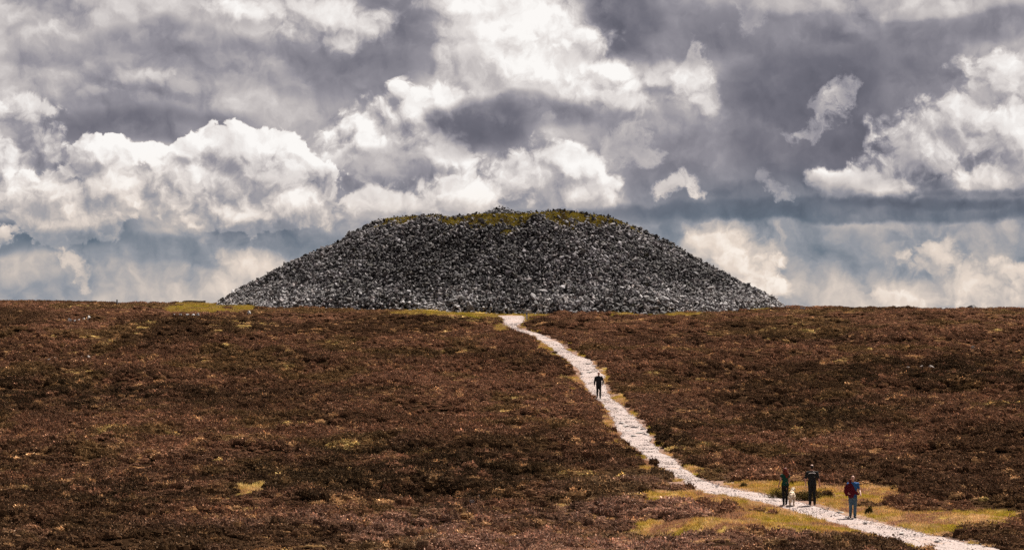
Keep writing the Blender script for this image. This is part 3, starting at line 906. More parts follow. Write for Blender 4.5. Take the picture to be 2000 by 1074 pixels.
# the stones that show largest become parts of their own
front = (ny * -1 > 0.25) & (sy < CAIRN[1] - 6) & (off > 0.03)
show = size * np.where(front, 1, 0) * (1 + 0.15 * sstep(3, 0, hgt_))
big_i = np.argsort(-show)[:300]
rest = np.ones(n, bool); rest[big_i] = False
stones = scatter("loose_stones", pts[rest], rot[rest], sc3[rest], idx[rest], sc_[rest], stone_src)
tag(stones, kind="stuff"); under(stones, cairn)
def put_stone(name, me, p, r3, s3, c, parent=None):
    o = bpy.data.objects.new(name, me)
    COL.objects.link(o)
    o.location = p; o.rotation_euler = r3; o.scale = s3
    o.material_slots[0].link = 'OBJECT'
    o.material_slots[0].material = m_stone_o
    o.color = (*[float(v) for v in c], 1)
    if parent is not None: under(o, parent)
    return o
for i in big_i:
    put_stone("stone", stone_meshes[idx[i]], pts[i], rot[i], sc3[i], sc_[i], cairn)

# --- turf on the flat top
NT = 26000
tr = np.sqrt(rng.uniform(0, 1, NT)) * 14.6; tt = rng.uniform(0, 2 * math.pi, NT)
tx, ty = CAIRN[0] + tr * np.cos(tt), CAIRN[1] + tr * np.sin(tt)
tn = fbm(tx / 2.6, ty / 2.6, 4, 95)
kt = (tr < 13.4 + 1.5 * tn) & (tn + sstep(14.0, 10.5, tr) * 0.8 > 0.28)
tx, ty, tn = tx[kt], ty[kt], tn[kt]
n = len(tx)
t2 = fbm(tx / 0.8, ty / 0.8, 3, 98)
tc = np.tile(np.array([0.125, 0.092, 0.018]), (n, 1))
tc = blend(tc, np.clip(0.3 + 2.5 * t2, 0, 1), np.array([0.19, 0.145, 0.026]))
tc = blend(tc, np.clip(-t2 * 4 - 0.3, 0, 0.85), np.array([0.075, 0.05, 0.02]))
tc *= rng.uniform(0.65, 1.3, (n, 1))
ts = rng.uniform(0.6, 1.1, n)
rot = np.stack([rng.normal(0, 0.15, n), rng.normal(0, 0.15, n), rng.uniform(0, 6.28, n)], 1)
turf_o = scatter("turf", np.stack([tx, ty, cairn_z(tx, ty) - 0.05 + 0.10 * np.clip(t2, -0.3, 0.5)], 1), rot, np.stack([ts, ts, ts * rng.uniform(0.6, 1.2, n)], 1), rng.integers(0, 4, n), tc, grass_src)
tag(turf_o, "yellow-green turf over the cairn's flat top", kind="stuff"); under(turf_o, cairn)

# --- small heap of stones crowning the top
sc_x, sc_y = ray(980, 418)[0] * 293.0, 293.0
heap_z = float(cairn_z(np.array([sc_x]), np.array([sc_y]))[0])
heap = empty("stone_heap", (sc_x, sc_y, heap_z - 0.1))
tag(heap, "small pointed heap of stones on top of the cairn", "stone heap")
hr = np.random.default_rng(5)
for i in range(230):
    x = hr.uniform(-1.8, 1.8); y = hr.uniform(-1.3, 1.3)
    top = 0.9 * max(0.0, 1 - abs(x) / 1.8) ** 0.85 * max(0.0, 1 - abs(y) / 1.4)
    if top < 0.02: continue
    z = top * hr.uniform(0.55, 1.0)
    s = hr.uniform(0.16, 0.36)
    c = np.array([0.12, 0.115, 0.12]) * math.exp(hr.normal(0, 0.4))
    zz = max(heap_z, float(cairn_z(np.array([sc_x + x]), np.array([sc_y + y]))[0]))
    put_stone("stone", stone_meshes[i % 8], (sc_x + x, sc_y + y, zz + z), hr.uniform(-0.8, 0.8, 3) + np.array([0, 0, hr.uniform(0, 6)]), (s, s * 0.9, s * hr.uniform(0.6, 1.1)), c, heap)
# ------------------------------------------------------------------ posts, slab, rocks, bushes
def tz(x, y):
    return float(terrain(np.array([x]), np.array([y]))[0])
def spot(px, py, d0=100.0):
    x, y = ground_at(px, py, terrain, d0)
    return x, y, tz(x, y)
def wood_mat(name, c0, c1):
    m, nb, out = new_mat(name)
    p = obj_pos(nb)
    n = nb.noise(nb.vec('MULTIPLY', p, (30, 30, 3)), 1.0, 5, 0.6)
    principled(nb, out, nb.ramp(n, [(0.3, c0), (0.7, c1)]), 0.85, 0.2, n, 0.4, 0.01)
    return m
m_post = wood_mat("weathered_post_wood", (0.28, 0.25, 0.23), (0.55, 0.52, 0.50))
m_dark = wood_mat("dark_stake_wood", (0.015, 0.012, 0.010), (0.05, 0.04, 0.035))
m_plate, nb, out = new_mat("slate_blue_plate")
principled(nb, out, nb.ramp(nb.noise(obj_pos(nb), 20, 3), [(0.3, (0.05, 0.06, 0.08)), (0.7, (0.09, 0.10, 0.13))]), 0.6, 0.4)
m_pole, nb, out = new_mat("galvanised_pole")
principled(nb, out, nb.ramp(nb.noise(obj_pos(nb), 12, 3), [(0.3, (0.42, 0.42, 0.46)), (0.7, (0.62, 0.62, 0.66))]), 0.5, 0.4)

def prism_mesh(name, w, d, h, top=1.0, bev=0.012, segs=4, taper=0.0):
    """upright bevelled post, slightly tapered with a chamfered head"""
    bm = bmesh.new()
    rings = [(0, 1 + taper), (h - 0.05 * top, 1), (h, 0.72)]
    vv = []
    for z, s in rings:
        vv.append([bm.verts.new((sx_ * w * s / 2, sy_ * d * s / 2, z)) for sx_, sy_ in ((-1, -1), (1, -1), (1, 1), (-1, 1))])
    for a, b in zip(vv[:-1], vv[1:]):
        for i in range(4):
            bm.faces.new((a[i], a[(i + 1) % 4], b[(i + 1) % 4], b[i]))
    bm.faces.new(vv[0][::-1]); bm.faces.new(vv[-1])
    bmesh.ops.bevel(bm, geom=[e for e in bm.edges if abs(e.verts[0].co.z - e.verts[1].co.z) > 0.1], offset=bev, segments=2, affect='EDGES')
    me = bpy.data.meshes.new(name)
    bm.to_mesh(me); bm.free()
    return me
def tube_mesh(name, pts, radii, seg=12):
    V, F = [], []
    pts = [np.array(p, float) for p in pts]
    for i, (p, r) in enumerate(zip(pts, radii)):
        t = pts[min(i + 1, len(pts) - 1)] - pts[max(i - 1, 0)]
        t /= np.linalg.norm(t)
        a = np.cross(t, (0.3, 1, 0.1)); a /= np.linalg.norm(a); b = np.cross(t, a)
        for k in range(seg):
            V.append(p + r * (math.cos(6.2832 * k / seg) * a + math.sin(6.2832 * k / seg) * b))
    for i in range(len(pts) - 1):
        for k in range(seg):
            F.append((i * seg + k, i * seg + (k + 1) % seg, (i + 1) * seg + (k + 1) % seg, (i + 1) * seg + k))
    F.append(tuple(range(seg))[::-1]); F.append(tuple((len(pts) - 1) * seg + k for k in range(seg)))
    return mesh(name, V, F, True)

x, y, z = spot(1029, 626)
wp = empty("waymarker_post", (x, y, z - 0.02), 0.2)
tag(wp, "short pale wooden post at the head of the path below the cairn", "post")
obj("post", prism_mesh("post", 0.11, 0.11, 0.76), m_post, wp)
pm = obj("marker_plate", prism_mesh("marker_plate", 0.15, 0.02, 0.17, 0.1, 0.004), m_plate, wp); pm.location = (-0.05, -0.067, 0.55)

r_ = ray(922.5, 591); d_ = np.arange(270, 300, 0.05)
k_ = int(np.argmax(r_[2] * d_ < cairn_z(r_[0] * d_, r_[1] * d_)))
mp = empty("marker_pole", (r_[0] * d_[k_], r_[1] * d_[k_], r_[2] * d_[k_] - 0.1))
tag(mp, "thin upright pale metal pole among the stones low on the cairn", "pole")
obj("shaft", tube_mesh("shaft", [(0, 0, 0), (0, 0, 0.5), (0.008, 0, 1.05)], [0.024, 0.023, 0.022]), m_pole, mp)
o_ = obj("cap", tube_mesh("cap", [(0.008, 0, 1.04), (0.008, 0, 1.09), (0.008, 0, 1.10)], [0.03, 0.03, 0.012]), m_pole, mp)

y = 299.0; x = ray(228.5, 592)[0] * y; z = tz(x, y)
sk = empty("stake", (x, y, z - 0.05))
tag(sk, "short dark stake sticking out of the heather on the bare skyline", "stake")
top_z = ray(228.5, 585)[2] * y
obj("shaft", prism_mesh("shaft", 0.12, 0.12, top_z - z + 0.05, 1.0, 0.02), m_dark, sk)
o_ = obj("wire_loop", tube_mesh("wire_loop", [(0.075 * math.cos(a), 0.075 * math.sin(a), 0.35 + 0.01 * math.sin(2 * a)) for a in np.linspace(0, 6.28, 17)], [0.006] * 17, 6), m_pole, sk)

# --- capstone slab on its grassy mound
sy_ = 299.0; sx0, sx1 = ray(356, 590)[0] * sy_, ray(402, 590)[0] * sy_
mz = tz(0.5 * (sx0 + sx1), sy_)
slab = empty("stone_slab", (0.5 * (sx0 + sx1), sy_, mz - 0.05), 0.06)
tag(slab, "long low dark stone slab on the grassy mound beside the cairn", "slab")
def slab_mesh(name, L, Wd, Hh, seed, nn=12):
    r = np.random.default_rng(seed)
    bm = bmesh.new()
    vs_ = []
    for i in range(nn):
        t = i / (nn - 1)
        for sgn in (-1, 1):
            for top in (0, 1):
                vs_.append(bm.verts.new(((t - 0.5) * L * (1 + 0.02 * r.normal()), sgn * Wd / 2 * (1 + 0.12 * r.normal()), (Hh * (1 + 0.14 * r.normal()) if top else 0) + 0.03 * r.normal())))
    bmesh.ops.convex_hull(bm, input=vs_)
    bmesh.ops.delete(bm, geom=[v for v in bm.verts if not v.link_faces], context='VERTS')
    me = bpy.data.meshes.new(name)
    bm.to_mesh(me); bm.free()
    return me
m_slab, nb, out = new_mat("lichened_slab")
p = geo_pos(nb); n1 = nb.noise(p, 3, 5, 0.6); n2 = nb.noise(p, 18, 4, 0.6)
principled(nb, out, nb.ramp(n1 * 0.6 + n2 * 0.4, [(0.3, (0.05, 0.047, 0.045)), (0.5, (0.14, 0.13, 0.12)), (0.7, (0.30, 0.28, 0.26))]), 0.9, 0.2, n1 + n2, 0.5, 0.04)
cs = obj("capstone", slab_mesh("capstone", 2.25, 1.1, 0.20, 3), m_slab, slab); cs.location = (0, 0, 0.13)
for kx, sd_ in ((-0.8, 4), (0.75, 5), (0.0, 6)):
    o_ = obj("support_stone", slab_mesh("support_stone", 0.5, 0.8, 0.17, sd_, 5), m_slab, slab); o_.location = (kx, 0, 0)

# --- rocks showing through the heather
ROCKS = [  # (labels, group, base colour, [(px, py, width px, height/width)])
    (["small white stone starting the row below the skyline stake, farthest from the cairn", "small white stone, second in the row below the skyline stake", "tiny white stone in the middle of the row below the skyline stake",
      "small white stone, next to last in the row below the skyline stake", "white stone ending the row below the skyline stake, nearest the cairn"], "white stones below the skyline stake", (0.62, 0.60, 0.58),
     [(136, 629, 9, .6), (146, 630, 6, .7), (154, 629, 5, .7), (163, 627, 7, .6), (173, 626, 9, .8)]),
    (["white stone starting the row below the grassy mound, farthest from the cairn", "white stone, second in the row below the grassy mound", "widest white stone, middle of the row below the grassy mound",
      "white stone right after the widest one in the row below the grassy mound", "white stone ending the row below the grassy mound, nearest the cairn"], "white stones below the grassy mound", (0.62, 0.60, 0.59),
     [(341, 620, 7, .7), (352, 619, 7, .6), (366, 619, 10, .55), (377, 620, 9, .6), (386, 618, 7, .6)]),
    (["lone white stone in the heather just below the corner of the cairn beside the grass"], None, (0.60, 0.58, 0.56), [(486, 615, 9, .6)]),
    (["lone flat white stone on the skyline beyond the bare end of the cairn"], None, (0.55, 0.55, 0.57), [(1568, 607, 15, .35)]),
    (["small grey rock on the skyline, nearest the cairn of the skyline rocks", "grey rock on the skyline, second of the skyline rocks from the cairn", "grey rock on the skyline right beside the widest skyline rock",
      "widest flat grey rock among those along the skyline", "grey rock on the skyline past the widest one", "small grey rock on the skyline, farthest from the cairn"], "grey rocks along the skyline", (0.34, 0.33, 0.33),
     [(1790, 606, 8, .6), (1842, 606, 11, .5), (1876, 604, 12, .5), (1897, 603, 20, .4), (1962, 602, 12, .6), (1984, 602, 9, .6)]),
    (["small pale rock starting the broken ledge in the heather, nearest the path", "pale rock low on the broken ledge, second from the path", "blocky pale rock in the middle of the broken ledge",
      "blocky pale rock beside the longest rock of the broken ledge", "longest flat pale rock of the broken ledge in the heather", "small pale rock ending the broken ledge, farthest from the path"], "ledge rocks in the heather", (0.36, 0.30, 0.27),
     [(1722, 738, 9, .6), (1748, 738, 14, .45), (1772, 724, 13, .6), (1799, 722, 11, .6), (1818, 723, 18, .35), (1850, 730, 9, .5)]),
    (["small flat whitish stone alone in heather above the broken ledge"], None, (0.55, 0.50, 0.44), [(1900, 682, 8, .45)]),
    (["flat pinkish rock starting the stony scar below the white row, farthest from the path", "small pinkish rock, second in the stony scar below the white row", "small pinkish rock, third in the stony scar below the white row",
      "upright pinkish rock, fourth in the stony scar below the white row", "flat pinkish rock ending the stony scar, nearest the path"], "rocks of the heather scar", (0.38, 0.31, 0.27),
     [(94, 707, 12, .4), (106, 704, 9, .5), (158, 702, 8, .5), (172, 703, 11, .5), (184, 708, 12, .4)]),
    (["wide pale rock at the near lip of the dark peaty hollow", "small upright pale rock just behind the wide one at the peaty hollow", "flat pale rock in the heather uphill of the peaty hollow"], "rocks at the peaty hollow", (0.42, 0.36, 0.33),
     [(921, 988, 15, .5), (934, 976, 8, .8), (812, 912, 16, .4)]),
    (["flat pale slab lying beside the gravel near the man with the red jacket"], None, (0.50, 0.47, 0.45), [(1640, 1001, 20, .22)]),
]
rk = np.random.default_rng(8)
rock_mesh = [stone_mesh("rock_%d" % i, 400 + i, 18, 0.8) for i in range(6)]
for me in rock_mesh: me.materials.append(m_stone_o)
q = 0
for labs, grp, colr, items in ROCKS:
    for lab, (px, py, wpx, hr_) in zip(labs, items):
        x, y, z = spot(px, py)
        w = wpx * y / FPX
        lift = 0.02 if lab.startswith("flat pale slab") else 0.14
        o = put_stone("limestone_rock" if w < 0.7 else "limestone_slab", rock_mesh[q % 6], (x, y, z + lift + 0.1 * w * hr_), (rk.uniform(-.15, .15), rk.uniform(-.15, .15), rk.uniform(-.4, .4)),
                      (w * 0.95, w * 0.9, max(w * hr_ * 1.2, 0.10) + (0.22 if lift > 0.1 else 0.0)), np.array(colr) * rk.uniform(0.62, 0.85))
        tag(o, lab, "rock", grp)
        q += 1

# --- flat stones set in the worn, stepped stretch of the path and at its bends
for (px, py, wpx) in [(1222, 834, 16), (1240, 836, 18), (1256, 840, 14), (1228, 843, 20), (1248, 847, 18), (1262, 850, 14), (1236, 853, 16), (1214, 828, 12),
                      (1148, 712, 12), (1160, 716, 10), (1150, 728, 14), (1136, 731, 12), (1176, 752, 9), (1172, 690 + 20, 9), (1690, 1024, 12), (1655, 1012, 11), (1760, 1044, 14), (1830, 1060, 16)]:
    x, y, z = spot(px, py)
    w = wpx * y / FPX
    o = put_stone("stone", rock_mesh[q % 6], (x, y, z + 0.07), (rk.uniform(-.1, .1), rk.uniform(-.1, .1), rk.uniform(-.5, .5)), (w, w * rk.uniform(0.7, 1.3), 0.16), np.array((0.38, 0.34, 0.32)) * rk.uniform(0.6, 1.2), None)
    o.parent = path_o
    q += 1

# --- dark heather bushes standing free on the grass
def bush_mat(name, c, tr=0.25):
    m, nb, out = new_mat(name)
    col = nb.mixc(1.0, (*c, 1), S(nb, attr(nb, "shade").outputs['Color']), 'MULTIPLY')
    d = nb.node('ShaderNodeBsdfDiffuse'); nb.put(d.inputs[0], col)
    t = nb.node('ShaderNodeBsdfTranslucent'); nb.put(t.inputs[0], col)
    mx = nb.node('ShaderNodeMixShader'); mx.inputs[0].default_value = tr
    nb.t.links.new(d.outputs[0], mx.inputs[1]); nb.t.links.new(t.outputs[0], mx.inputs[2]); nb.t.links.new(mx.outputs[0], out.inputs[0])
    return m
m_bush = bush_mat("dark_heather_bush", (0.085, 0.062, 0.022))
m_stem = wood_mat("heather_stem", (0.03, 0.02, 0.014), (0.08, 0.055, 0.04))
def bush(px, py, wpx, hm, label, seed, group=None):
    x, y, z = spot(px, py)
    W_ = wpx * y / FPX / 2
    r = np.random.default_rng(seed)
    root = empty("heather_bush", (x, y, z - 0.02))
    tag(root, label, "bush", group)
    it = []
    lobes = [(r.uniform(-0.7, 0.7) * W_, r.uniform(-0.35, 0.35) * W_, r.uniform(0.45, 0.7)) for _ in range(6)]
    for i in range(1500):
        lx, ly, ls = lobes[i % 6]
        d = r.normal(0, 1, 3); d[2] = abs(d[2]); d /= np.linalg.norm(d)
        k = ls * W_ * r.uniform(0.55, 1.0)
        b = np.array([lx + d[0] * k, ly + d[1] * k, d[2] * hm * ls * 1.5 * r.uniform(0.5, 1.0)])
        o3 = d + r.normal(0, 0.6, 3); o3 /= np.linalg.norm(o3)
        w = np.cross(o3, r.normal(0, 1, 3)); w *= r.uniform(0.012, 0.026) / (np.linalg.norm(w) + 1e-6)
        v = r.uniform(0.5, 1.4)
        it.append((b, b + o3 * r.uniform(0.05, 0.12), w, (v, v, v)))
    obj("foliage", blades_mesh("foliage", it, m_bush), None, root)
    for k in range(4):
        lx, ly, ls = lobes[k]
        obj("stem", tube_mesh("stem", [(0.05 * k - 0.08, 0, 0), (lx * 0.5, ly * 0.5, hm * 0.3), (lx * 0.9, ly, hm * 0.55)], [0.02, 0.014, 0.006], 6), m_stem, root)
bush(1528, 973, 46, 0.50, "dark rounded heather bush right behind the red-haired woman", 31)
bush(1578, 975, 52, 0.42, "dark wide heather bush on the grass behind the man in black", 32)
bush(1453, 951, 13, 0.20, "tiny dark heather tuft alone at the far edge of the path", 33)
bush(1697, 1005, 10, 0.36, "thin dark heather sprout beside the path near the man with the red jacket", 34)
# ------------------------------------------------------------------ people and dog
def cloth_mat(name, c, rough=0.9, var=0.25, scale=14):
    m, nb, out = new_mat(name)
    p = obj_pos(nb)
    n = nb.noise(p, scale, 4, 0.6)
    f = nb.math('MULTIPLY_ADD', n, 2 * var, 1 - var)
    col = nb.mixc(1.0, (*c, 1), nb.comb(f, f, f), 'MULTIPLY')
    principled(nb, out, col, rough, 0.2, nb.noise(p, 40, 3), 0.25, 0.01)
    return m
def skin_mat(name, c):
    m, nb, out = new_mat(name)
    n = nb.noise(obj_pos(nb), 22, 3)
    col = nb.ramp(n, [(0.35, tuple(v * 0.88 for v in c)), (0.65, tuple(min(1, v * 1.08) for v in c))])
    pr_ = principled(nb, out, col, 0.55, 0.35)
    return m
m_skin = skin_mat("fair_skin", (0.40, 0.22, 0.165))
m_black = cloth_mat("black_cotton", (0.012, 0.013, 0.014))
m_navy = cloth_mat("near_black_jacket", (0.014, 0.015, 0.019))
m_green = cloth_mat("bottle_green_jersey", (0.004, 0.042, 0.029))
m_blue = cloth_mat("bright_blue_jersey", (0.018, 0.08, 0.22))
m_red = cloth_mat("maroon_red_jacket", (0.07, 0.004, 0.010))
m_jeans = cloth_mat("washed_jeans", (0.06, 0.10, 0.14), var=0.4)
m_hair_red = cloth_mat("copper_red_hair", (0.10, 0.016, 0.007), 0.55, 0.5, 30)
m_hair_dark = cloth_mat("cropped_dark_hair", (0.02, 0.015, 0.012), 0.7)
m_shoe = cloth_mat("black_shoe_leather", (0.014, 0.013, 0.013), 0.5)
m_white = cloth_mat("white_print", (0.75, 0.75, 0.75), 0.8, 0.1)
m_eye = cloth_mat("dark_eye", (0.01, 0.01, 0.01), 0.3, 0.1)
m_dog = cloth_mat("cream_fur", (0.50, 0.40, 0.29), 0.85, 0.3, 25)
m_nose = cloth_mat("dog_nose", (0.012, 0.011, 0.011), 0.4, 0.1)

def V3(*a): return np.array(a, float)
class Lump:
    """collects closed tubes and ellipsoids, then fuses them into ONE continuous surface"""
    def __init__(self): self.V, self.F = [], []
    def tube(self, pts, rad_, seg=14, cap=True, flat=None):
        """rad_: radius or (rx, ry) per point; rings are oriented along the chain"""
        pts = [np.array(p, float) for p in pts]
        n0 = len(self.V)
        ref = None
        n = len(pts)
        for i, p in enumerate(pts):
            t = pts[min(i + 1, n - 1)] - pts[max(i - 1, 0)]
            t = t / (np.linalg.norm(t) + 1e-9)
            if ref is None:
                ref = V3(1, 0, 0) if abs(t[0]) < 0.8 else V3(0, 1, 0)
            a = ref - t * np.dot(ref, t); a /= np.linalg.norm(a); ref = a
            b = np.cross(t, a)
            r = rad_[i]; rx, ry = r if isinstance(r, tuple) else (r, r)
            for k in range(seg):
                q = 2 * math.pi * k / seg
                self.V.append(p + a * rx * math.cos(q) + b * ry * math.sin(q))
        for i in range(n - 1):
            for k in range(seg):
                k2 = (k + 1) % seg
                self.F.append((n0 + i * seg + k, n0 + i * seg + k2, n0 + (i + 1) * seg + k2, n0 + (i + 1) * seg + k))
        self.F.append(tuple(n0 + k for k in range(seg))[::-1])
        self.F.append(tuple(n0 + (n - 1) * seg + k for k in range(seg)))
        return self
    def ball(self, c, r, seg=16, rings=10):
        c = np.array(c, float); r = np.array(r if hasattr(r, '__len__') else (r, r, r), float)
        pts = [c + V3(0, 0, -math.cos(math.pi * (i + 0.15) / (rings + 0.3)) * r[2]) for i in range(rings + 1)]
        rr = [(math.sin(math.pi * (i + 0.15) / (rings + 0.3)) * r[0], math.sin(math.pi * (i + 0.15) / (rings + 0.3)) * r[1]) for i in range(rings + 1)]
        return self.tube(pts, rr, seg)
    def build(self, name, mat, parent, voxel=0.010, rough_=0.0, smooth_it=4, seed=1, wl=0.08):
        me = mesh(name, self.V, self.F)
        bm = bmesh.new(); bm.from_mesh(me); bmesh.ops.recalc_face_normals(bm, faces=bm.faces); bm.to_mesh(me); bm.free()
        tmp = bpy.data.objects.new(name, me); COL.objects.link(tmp)
        md = tmp.modifiers.new("fuse", 'REMESH'); md.mode = 'VOXEL'; md.voxel_size = voxel; md.use_smooth_shade = True
        ms = tmp.modifiers.new("soft", 'SMOOTH'); ms.iterations = smooth_it; ms.factor = 0.5
        if voxel < 0.014:
            dc = tmp.modifiers.new("thin", 'DECIMATE'); dc.ratio = 0.35
        dg = bpy.context.evaluated_depsgraph_get()
        res = bpy.data.meshes.new_from_object(tmp.evaluated_get(dg))
        bpy.data.objects.remove(tmp); bpy.data.meshes.remove(me)
        res.name = name
        if rough_ > 0:
            n = len(res.vertices)
            co = np.empty(n * 3, np.float32); res.vertices.foreach_get('co', co); co = co.reshape(-1, 3)
            no = np.empty(n * 3, np.float32); res.vertex_normals.foreach_get('vector', no); no = no.reshape(-1, 3)
            d = fbm(co[:, 0] / wl + co[:, 1] / wl * 0.7 + seed, co[:, 2] / wl * 0.7 + co[:, 1] / wl * 0.5, 3, seed)
            co += no * (d * rough_)[:, None]
            res.vertices.foreach_set('co', co.ravel())
        res.polygons.foreach_set('use_smooth', np.ones(len(res.polygons), bool))
        res.materials.clear(); res.materials.append(mat)
        res.update()
        return obj(name, res, None, parent)

def hand(L, wrist, d, side, fwd, sc=1.0, curl=0.35):
    """palm, four fingers of unequal length and a thumb leaving the side of the palm"""
    d = d / np.linalg.norm(d)
    fwd = fwd - d * np.dot(fwd, d); fwd /= np.linalg.norm(fwd)
    inw = np.cross(d, fwd) * side            # palm normal
    if np.dot(inw, V3(-side, 0, 0)) < 0: inw = -inw
    pm = wrist + d * 0.045 * sc
    L.tube([wrist - d * 0.01, pm, wrist + d * 0.09 * sc], [(0.026 * sc, 0.026 * sc), (0.036 * sc, 0.028 * sc), (0.034 * sc, 0.024 * sc)], 10)
    for k, ln in enumerate((0.070, 0.080, 0.075, 0.060)):
        o = (1.5 - k) * 0.021 * sc
        b = wrist + d * 0.080 * sc + fwd * o
        m = b + (d * math.cos(curl) + inw * math.sin(curl)) * ln * 0.5 * sc
        t = m + (d * math.cos(2.2 * curl) + inw * math.sin(2.2 * curl)) * ln * 0.55 * sc
        L.tube([b, m, t], [0.0098 * sc, 0.009 * sc, 0.0075 * sc], 8)
    b = wrist + d * 0.025 * sc + fwd * 0.026 * sc
    L.tube([b, b + (d * 0.7 + fwd * 0.6 + inw * 0.3) * 0.04 * sc, b + (d * 0.9 + fwd * 0.45 + inw * 0.5) * 0.075 * sc], [0.013 * sc, 0.011 * sc, 0.008 * sc], 8)

def person(px, py, H, rz, label, pose, wear, group=None):
    """body faces local +Y; rz turns it. pose: feet, knees, elbows, wrists in metres for a 1.75 m figure"""
    x, y, z = spot(px, py)
    z += 0.035
    k = H / 1.75
    root = empty("person", (x, y, z), rz)
    tag(root, label, "person", group)
    P = lambda *a: V3(*a) * k
    fem = wear.get('fem', 0)
    sw = 0.172 if fem else 0.195      # half shoulder width
    hips, chest = (0.165, 0.150) if fem else (0.160, 0.178)
    B = Lump()
    lean = pose.get('lean', 0.02)
    spine = [P(0, 0, 0.88), P(0, 0.0, 0.98), P(0, lean * 0.4, 1.12), P(0, lean * 0.8, 1.28), P(0, lean, 1.40), P(0, lean, 1.475)]
    srad = [(hips * .94, .105), (hips, .112), (0.128 if fem else 0.150, .098), (chest, .112), (sw * 0.93, .092), (0.075, .06)]
    srad = [(a * k, b * k) for a, b in srad]
    B.tube(spine, srad, 18)
    nk = P(0, lean + 0.005, 1.46); hd = P(pose.get('hx', 0), lean + 0.025, 1.625)
    B.tube([nk - P(0, 0, .03), nk + P(0, .005, .05), hd - P(0, .02, .05)], [.062 * k, .054 * k, .056 * k], 12)
    B.ball(hd + P(0, -.008, .02), (0.076 * k, 0.094 * k, 0.100 * k))
    B.ball(hd + P(0, .022, -.045), (0.058 * k, 0.070 * k, 0.075 * k))
    B.tube([hd + P(0, .085, .022), hd + P(0, .112, -.018), hd + P(0, .088, -.028)], [.011 * k, .015 * k, .012 * k], 8)      # nose
    B.tube([hd + P(-.024, .082, -.058), hd + P(0, .090, -.058), hd + P(.024, .082, -.058)], [.008 * k, .011 * k, .008 * k], 8)   # mouth
    for s in (-1, 1):
        B.ball(hd + P(s * .077, -.008, -.005), (.011 * k, .022 * k, .034 * k), 10, 6)                                        # ears
    arms = []
    for s in (-1, 1):
        sh = P(s * sw, lean, 1.40)
        el = P(*pose['elbow'][0 if s < 0 else 1]); wr = P(*pose['wrist'][0 if s < 0 else 1])
        ar = 0.9 if fem else 1.05
        B.tube([sh - P(s * 0.05, 0, 0), sh, 0.5 * (sh + el), el, el * 0.45 + wr * 0.55, wr], [.050 * k * ar, .056 * k * ar, .047 * k * ar, .040 * k * ar, .037 * k * ar, .026 * k * ar], 12)
        hand(B, wr, wr - el, s, V3(0, 1, 0) if abs((wr - el)[1]) < 0.8 * np.linalg.norm(wr - el) else V3(0, 0, 1), k * (0.92 if fem else 1.0))
        arms.append((sh, el, wr, ar))
    legs = []
    for s in (-1, 1):
        hp = P(s * 0.088, 0, 0.92); kn = P(*pose['knee'][0 if s < 0 else 1]); an = P(*pose['ankle'][0 if s < 0 else 1])
        B.tube([hp, 0.5 * (hp + kn), kn, kn * 0.6 + an * 0.4, an], [.088 * k, .074 * k, .055 * k, .052 * k, .036 * k], 14)
        legs.append((hp, kn, an))
    B.build("body", m_skin, root, 0.0095 * k)
    # eyes
    for s in (-1, 1):
        o = Lump().ball(hd + P(s * .031, .083, .012), (.013 * k, .008 * k, .009 * k), 10, 6)
        me = mesh("eye", o.V, o.F, True); obj("eye", me, m_eye, root)
    # trousers
    T = Lump()
    T.tube([P(0, 0, 0.80), P(0, 0, 0.90), P(0, 0, 1.02)], [((hips + .012) * k * .9, .118 * k), ((hips + .02) * k, .125 * k), ((hips + .006) * k, .112 * k)], 18)
    tl = wear.get('leg', 1.0)
    for hp, kn, an in legs:
        T.tube([hp + P(0, 0, .02), 0.5 * (hp + kn), kn, kn * 0.5 + an * 0.5, an - P(0, 0, .02)], [.102 * k, .090 * k * tl, .070 * k * tl, .066 * k * tl, .056 * k * tl], 14)
    T.build("trousers", wear['trousers'], root, 0.013 * k, 0.022, 3, int(px) % 50)
    # shirt or jacket
    Sx = Lump()
    low = wear.get('hem', 0.90)
    wd = wear.get('bulk', 0.016)
    Sx.tube([P(0, 0, low)] + [p_ for p_ in spine if p_[2] > low * k + 0.03], [((hips + wd + .008) * k, (.118 + wd) * k)] + [(a + wd * k, b + wd * k) for (a, b), p_ in zip(srad, spine) if p_[2] > low * k + 0.03], 18)
    cut = wear.get('sleeve', 0.62)
    for sh, el, wr, ar in arms:
        if cut <= 1.0:
            end = sh + (el - sh) * cut
            Sx.tube([sh - V3(np.sign(sh[0]) * 0.06 * k, 0, 0), sh, 0.5 * (sh + end), end], [.062 * k * ar, .069 * k * ar, .064 * k * ar, .061 * k * ar], 12)
        else:
            Sx.tube([sh - V3(np.sign(sh[0]) * 0.06 * k, 0, 0), sh, 0.5 * (sh + el), el, 0.5 * (el + wr), wr], [.062 * k, .072 * k, .066 * k, .058 * k, .053 * k, .045 * k], 12)
    Sx.build("shirt" if cut <= 1 else "jacket", wear['shirt'], root, 0.013 * k, 0.026, 3, int(px) % 37 + 3)
    # shoes
    for i, (hp, kn, an) in enumerate(legs):
        yaw, tip = pose.get('foot', ((0, 0), (0, 0)))[i]
        f = V3(math.sin(yaw) * math.cos(tip), math.cos(yaw) * math.cos(tip), -math.sin(tip))
        o = Lump()
        up = V3(0, 0, 1)
        hl = an + P(0, 0, -.045) - f * .05 * k
        o.tube([hl - f * .02 * k, hl + f * .03 * k, hl + f * .12 * k, hl + f * .20 * k, hl + f * .235 * k], [(.030 * k, .030 * k), (.040 * k, .042 * k), (.046 * k, .036 * k), (.042 * k, .028 * k), (.022 * k, .016 * k)], 12)
        o.tube([an + P(0, 0, .05), an - P(0, 0, .04)], [.046 * k, .044 * k], 12)
        o.build("shoe", m_shoe, root, 0.011 * k)
    return root, k, hd, lean

